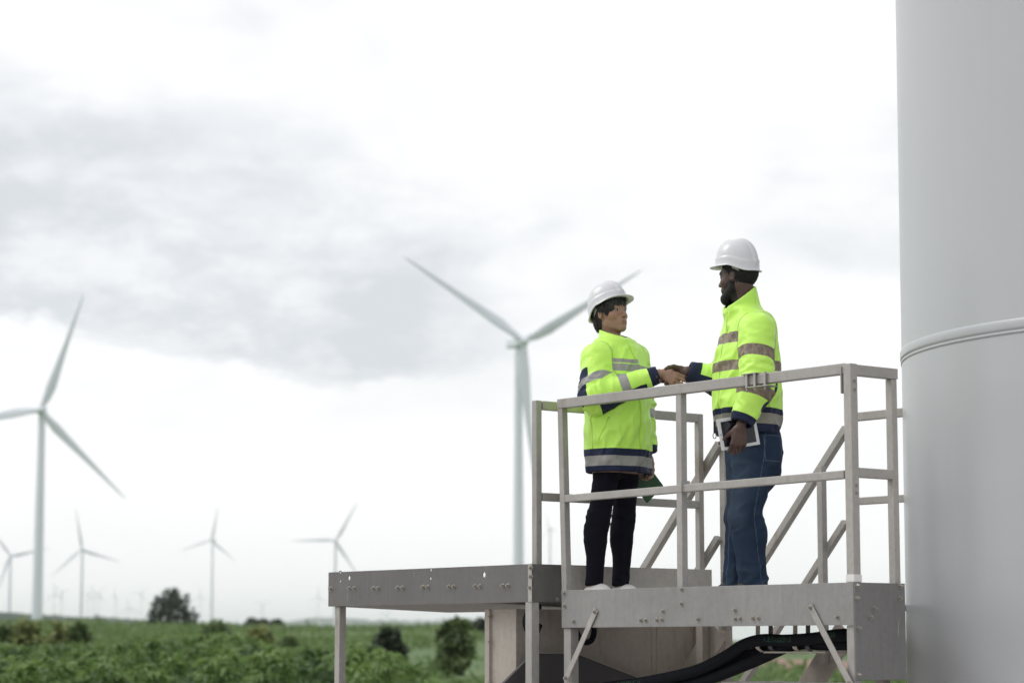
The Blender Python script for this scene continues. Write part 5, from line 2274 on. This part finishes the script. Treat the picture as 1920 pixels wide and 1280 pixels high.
def tree(name, label, px, w_px, top, Y, mat, cat, group=None, lobes=None, seed=0, n=1500, leaf=None, stretch=1.0, trunk=True, clump=.45):
    rg = np.random.default_rng(seed + 5)
    c = at(px, top, Y)
    base = np.array([c[0], Y, float(gz(c[0], Y))])
    H = c[2] - base[2]
    wd = w_px / FPX * Y
    root = thing(name, label, cat, tuple(base), rg.random() * .5, group)
    # limbs
    tr = max(.04, H * .03)
    if trunk:
        P = spline([(0, 0, -.1), (wd * .02, 0, H * .2), (-wd * .02, wd * .02, H * .45), (0, 0, H * .8)], 10)
        link('trunk', tube_mesh('trunk', P, np.linspace(tr, tr * .25, 10), 8), M_BARK, root)
        for k in range(5):
            an = k * 2.4 + rg.random()
            z0 = H * (.22 + .09 * k)
            e = np.array([math.cos(an) * wd * .36, math.sin(an) * wd * .36, z0 + H * .22])
            link('limb', tube_mesh('limb', spline([(0, 0, z0), e * .5 + np.array([0, 0, z0 * .5]) - np.array([0, 0, H * .02]), e], 6), np.linspace(tr * .5, tr * .12, 6), 6), M_BARK, root)
    lb = lobes or [(0, .62, .38, .36), (-.24, .48, .26, .26), (.25, .45, .25, .26), (.05, .30, .32, .24), (-.05, .82, .22, .18)]
    Cs, tint, out = [], [], []
    tot = sum(l[2] * l[3] for l in lb)
    for lx, lz, rx, rz in lb:
        m_ = int(n * rx * rz / tot)
        v = rg.normal(size=(m_, 3))
        v /= np.linalg.norm(v, axis=1)[:, None]
        rr = rg.random(m_) ** .4
        # clumps and gaps
        cl = rg.normal(size=(26, 3))
        cl /= np.linalg.norm(cl, axis=1)[:, None]
        near = np.argmax(v @ cl.T, axis=1)
        v = v * (1 - clump) + cl[near] * clump
        pos = np.stack([lx * wd + v[:, 0] * rr * rx * wd, rg.normal() * .05 * wd + v[:, 1] * rr * rx * wd, (lz * H) + v[:, 2] * rr * rz * H * stretch], 1)
        pos[:, 2] = np.maximum(pos[:, 2], H * .03)
        Cs.append(pos)
        out.append(v)
        tint.append(np.clip(.45 + .22 * rg.normal(size=m_) + .15 * (near % 3 - 1), 0, 1))
    Cs = np.concatenate(Cs)
    out = np.concatenate(out)
    tint = np.concatenate(tint)
    D = out + rg.normal(size=Cs.shape) * .7 - np.array([0, 0, .25])
    V, F = leaves(Cs, D, rg.normal(size=Cs.shape) + np.array([0, 0, 1.0]), leaf or wd / 13, .62, rg)
    me = mesh_np('crown', V, F, False)
    fattr(me, 'tint', np.repeat(tint, 6))
    link('crown', me, mat, root)
    return root


tree('shade_tree', 'big dark spreading tree standing alone on the skyline', 322, 84, 1104, 430, ML_DARK, 'tree', None,
     [(-.10, .62, .34, .30), (.10, .72, .30, .26), (-.28, .42, .24, .22), (.34, .30, .27, .26), (.12, .30, .34, .24), (-.02, .9, .18, .1), (-.38, .25, .12, .18), (-.44, .12, .08, .14)], 1, 2300, .55, clump=.66)
rt = 'round trees on the far edge of the field'
tree('round_tree', 'leftmost of the three small round trees on the skyline', 472, 30, 1159, 560, ML_DARK, 'tree', rt, [(0, .55, .46, .40), (0, .8, .30, .22)], 2, 700, .55)
tree('round_tree', 'middle one of the three small round trees on the skyline', 494, 27, 1161, 560, ML_DARK, 'tree', rt, [(0, .55, .46, .40), (0, .8, .30, .22)], 3, 700, .55)
tree('round_tree', 'rightmost of the three small round trees on the skyline', 519, 30, 1161, 560, ML_DARK, 'tree', rt, [(0, .55, .46, .40), (0, .8, .30, .22)], 4, 700, .55)
tree('small_tree', 'tiny slim tree alone on the skyline left of the landing leg', 577, 18, 1160, 560, ML_DARK, 'tree', None, None, 5, 300)
tree('small_tree', 'small dark tree in front of the wooded rise right of the tall turbine', 182, 22, 1150, 620, ML_DARK, 'tree', None, None, 6, 400)
dome = [(0, .52, .48, .46), (-.24, .55, .26, .36), (.24, .48, .27, .36), (.05, .80, .30, .22)]
bu = 'bushes at the far edge of the crop'
tree('bush', 'dark green bush poking above the crop below the big dark tree', 405, 50, 1168, 120, ML_BUSH, 'bush', bu, dome, 7, 1000, .34)
tree('bush', 'brownish bush above the crop below the three round trees', 486, 52, 1179, 112, ML_OLIVE, 'bush', bu, dome, 8, 900, .34)
tree('bush', 'low dark bush between the brownish bush and the landing leg', 538, 34, 1200, 104, ML_BUSH, 'bush', bu, dome, 9, 750, .34)
tree('bush', 'broad olive bush below the tall left turbine', 50, 52, 1168, 96, ML_OLIVE, 'bush', bu, dome, 10, 900, .34)
tree('bush', 'yellow-green bush right of the tall turbine base', 115, 40, 1173, 92, ML_OLIVE, 'bush', bu, dome, 11, 750, .34)
tree('bush', 'narrow green bush below the upright-bladed turbine', 151, 28, 1174, 92, ML_BUSH, 'bush', bu, dome, 12, 1300, .30)
tree('bush', 'dark bush cut by the left edge of the photo', 3, 30, 1176, 96, ML_BUSH, 'bush', bu, dome, 13, 650, .34)
tree('bush', 'leaning dark bush seen under the landing, nearest its left leg', 732, 48, 1182, 112, ML_DARK, 'bush', None, [(-.15, .70, .38, .26), (.12, .40, .40, .32), (0, .85, .22, .13)], 14, 1700, .30)
tree('tall_bush', 'tall leafy bush under the landing beside the tan cabinet', 853, 60, 1166, 92, ML_BUSH, 'bush', None, [(-.05, .74, .40, .24), (.04, .48, .46, .3), (-.12, .24, .36, .25), (.2, .90, .18, .12), (-.22, .86, .2, .12)], 15, 2000, .30, clump=.6)
tree('bush', 'blue-green bush right behind the tall bush, half hidden by the cabinet', 907, 54, 1166, 260, ML_DARK, 'bush', None, dome, 16, 1400, .6)
tree('shrub', 'low brown shrub in the field just right of the leaning dark bush', 775, 26, 1190, 190, ML_OLIVE, 'shrub', None, None, 17, 300)
for i, (px, w, t, y) in enumerate(((690, 30, 1176, 640), (742, 40, 1175, 800), (800, 46, 1174, 820))):
    tree('small_tree', ('first', 'second', 'third')[i] + ' low tree from the left on the skyline under the landing', px, w, t, y, ML_DARK, 'tree', 'low skyline trees under the landing', None, 20 + i, 300)


def build_crop():
    """tall cassava-like crop: one countless mass of drooping leaf fans on thin stems"""
    rg = np.random.default_rng(21)
    pts = []
    for y in np.arange(33, 92, .95):
        xl, xr = -.225 * y - 2, -.034 * y
        for x in np.arange(xl, xr, .95):
            pts.append((x + rg.normal() * .42, y + rg.normal() * .35))
    P = np.array(pts)
    a = P[:, 0] / P[:, 1]
    px = 960 + FPX * a
    z0 = gz(P[:, 0], P[:, 1])
    # skyline of the crop as in the photo
    tp = np.interp(px, [-100, 0, 60, 130, 210, 290, 350, 430, 470, 540, 600, 640, 690, 730, 770, 800],
                   [1204, 1206, 1208, 1206, 1206, 1192, 1188, 1184, 1196, 1214, 1210, 1206, 1206, 1222, 1250, 1275])
    hmax = (1213 - tp) / FPX * P[:, 1] + EYE - z0
    hh = np.clip(hmax, .5, 2.6)
    lump = fbm(np.stack([P[:, 0] * .42, P[:, 1] * .30, 0 * a], 1), 2)
    hh = hh * np.clip(.12 + 1.36 * lump + .13 * rg.normal(size=len(P)), .36, 1.04)
    hh = np.where(P[:, 1] < 50, np.minimum(hh, 1.25 + .3 * rg.random(len(P)) + (P[:, 1] - 33) * .018), hh)
    C, D, T, st = [], [], [], []
    for (x, y), z, h in zip(P, z0, hh):
        k = 74
        u = rg.random(k) ** .6
        an = rg.random(k) * 2 * math.pi
        rad = (.06 + .44 * rg.random(k)) * (1.2 - .95 * u ** 2)
        zz = z + h * (.22 + .74 * u)
        base = np.stack([x + np.cos(an) * rad, y + np.sin(an) * rad, zz], 1)
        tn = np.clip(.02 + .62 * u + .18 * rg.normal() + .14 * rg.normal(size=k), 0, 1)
        for j in range(3):                        # fan of three lobes per leaf
            da = an + (j - 1) * .7
            d = np.stack([np.cos(da), np.sin(da), np.full(k, -.45) + .5 * rg.normal(size=k)], 1)
            C.append(base)
            D.append(d)
            T.append(tn)
        st.append((x, y, z, h))
    C, D, T = np.concatenate(C), np.concatenate(D), np.concatenate(T)
    V, F = leaves(C, D, np.array([[0, 0, 1.0]]) + rg.normal(size=C.shape) * .5, .17, .36, rg)
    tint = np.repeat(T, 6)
    sv, sf = [], []
    for x, y, z, h in st:
        k = len(V) + len(sv)
        r = .018
        for dx, dy in ((-r, -r), (r, -r), (0, r)):
            sv += [(x + dx, y + dy, z - .05), (x + dx * .4, y + dy * .4, z + h * .9)]
        sf += [(k, k + 2, k + 3, k + 1), (k + 2, k + 4, k + 5, k + 3), (k + 4, k, k + 1, k + 5)]
    V = np.concatenate([V, np.array(sv)])
    F = np.concatenate([F, np.array(sf)])
    me = mesh_np('crop_plants', V, F, False)
    fattr(me, 'tint', np.concatenate([tint, np.full(len(sv), .5)]))
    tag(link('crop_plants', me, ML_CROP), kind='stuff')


build_crop()


def build_scrub():
    """rough low growth over the open field: grass tufts and weeds nobody could count"""
    rg = np.random.default_rng(33)
    n = 9000
    y = 60 + 560 * rg.random(n) ** 1.7
    x = y * (-.24 + .42 * rg.random(n))
    keep = fbm(np.stack([x * .05, y * .022, x * 0], 1), 3) + .25 * rg.random(n) > .60
    keep &= ~((y < 95) & (x < -.03 * y))
    trk = spline([(4, 150, 0), (12.5, 118, 0), (18, 96, 0), (30, 78, 0), (60, 60, 0)], 60)
    keep &= np.min(np.hypot(x[:, None] - trk[None, :, 0], y[:, None] - trk[None, :, 1]), axis=1) > 7.5
    x, y = x[keep], y[keep]
    n = len(x)
    k = 12
    sc = (.25 + .5 * rg.random(n)) * np.interp(y, [60, 600], [.7, 2.2])
    h = sc * .8
    cx, cy_ = np.repeat(x, k), np.repeat(y, k)
    s2, h2 = np.repeat(sc, k), np.repeat(h, k)
    C = np.stack([cx + rg.normal(size=n * k) * s2 * .8, cy_ + rg.normal(size=n * k) * s2 * .8, gz(cx, cy_) + h2 * rg.random(n * k) * .7], 1)
    D = np.stack([rg.normal(size=n * k), rg.normal(size=n * k), .6 + .6 * rg.random(n * k)], 1)
    tn = np.repeat(np.clip(.5 + .22 * rg.normal(size=n), 0, 1), k)
    V, F = leaves(C, D, rg.normal(size=C.shape), 1.0, .34, rg)
    V = V.reshape(-1, 6, 3)
    V = V[:, :1] + (V - V[:, :1]) * (s2 * .75)[:, None, None]
    me = mesh_np('field_scrub', V.reshape(-1, 3), F, False)
    fattr(me, 'tint', np.repeat(tn, 6))
    tag(link('field_scrub', me, ML_SCRUB), kind='stuff')


build_scrub()


def build_haze():
    bm = bmesh.new()
    add_box(bm, np.array([-30000, -500, -12.0]), np.array([30000, 31000, 260.0]))
    me = bm_mesh('haze', bm)
    m = bpy.data.materials.new('haze_air')
    m.use_nodes = True
    t = m.node_tree
    t.nodes.remove(t.nodes['Principled BSDF'])
    v = t.nodes.new('ShaderNodeVolumePrincipled')
    v.inputs['Color'].default_value = (0.93, 0.965, 1.0, 1)
    v.inputs['Density'].default_value = 6.5e-5
    v.inputs['Anisotropy'].default_value = 0.0
    t.links.new(v.outputs[0], t.nodes['Material Output'].inputs['Volume'])
    tag(link('haze', me, m), kind='stuff')


build_haze()
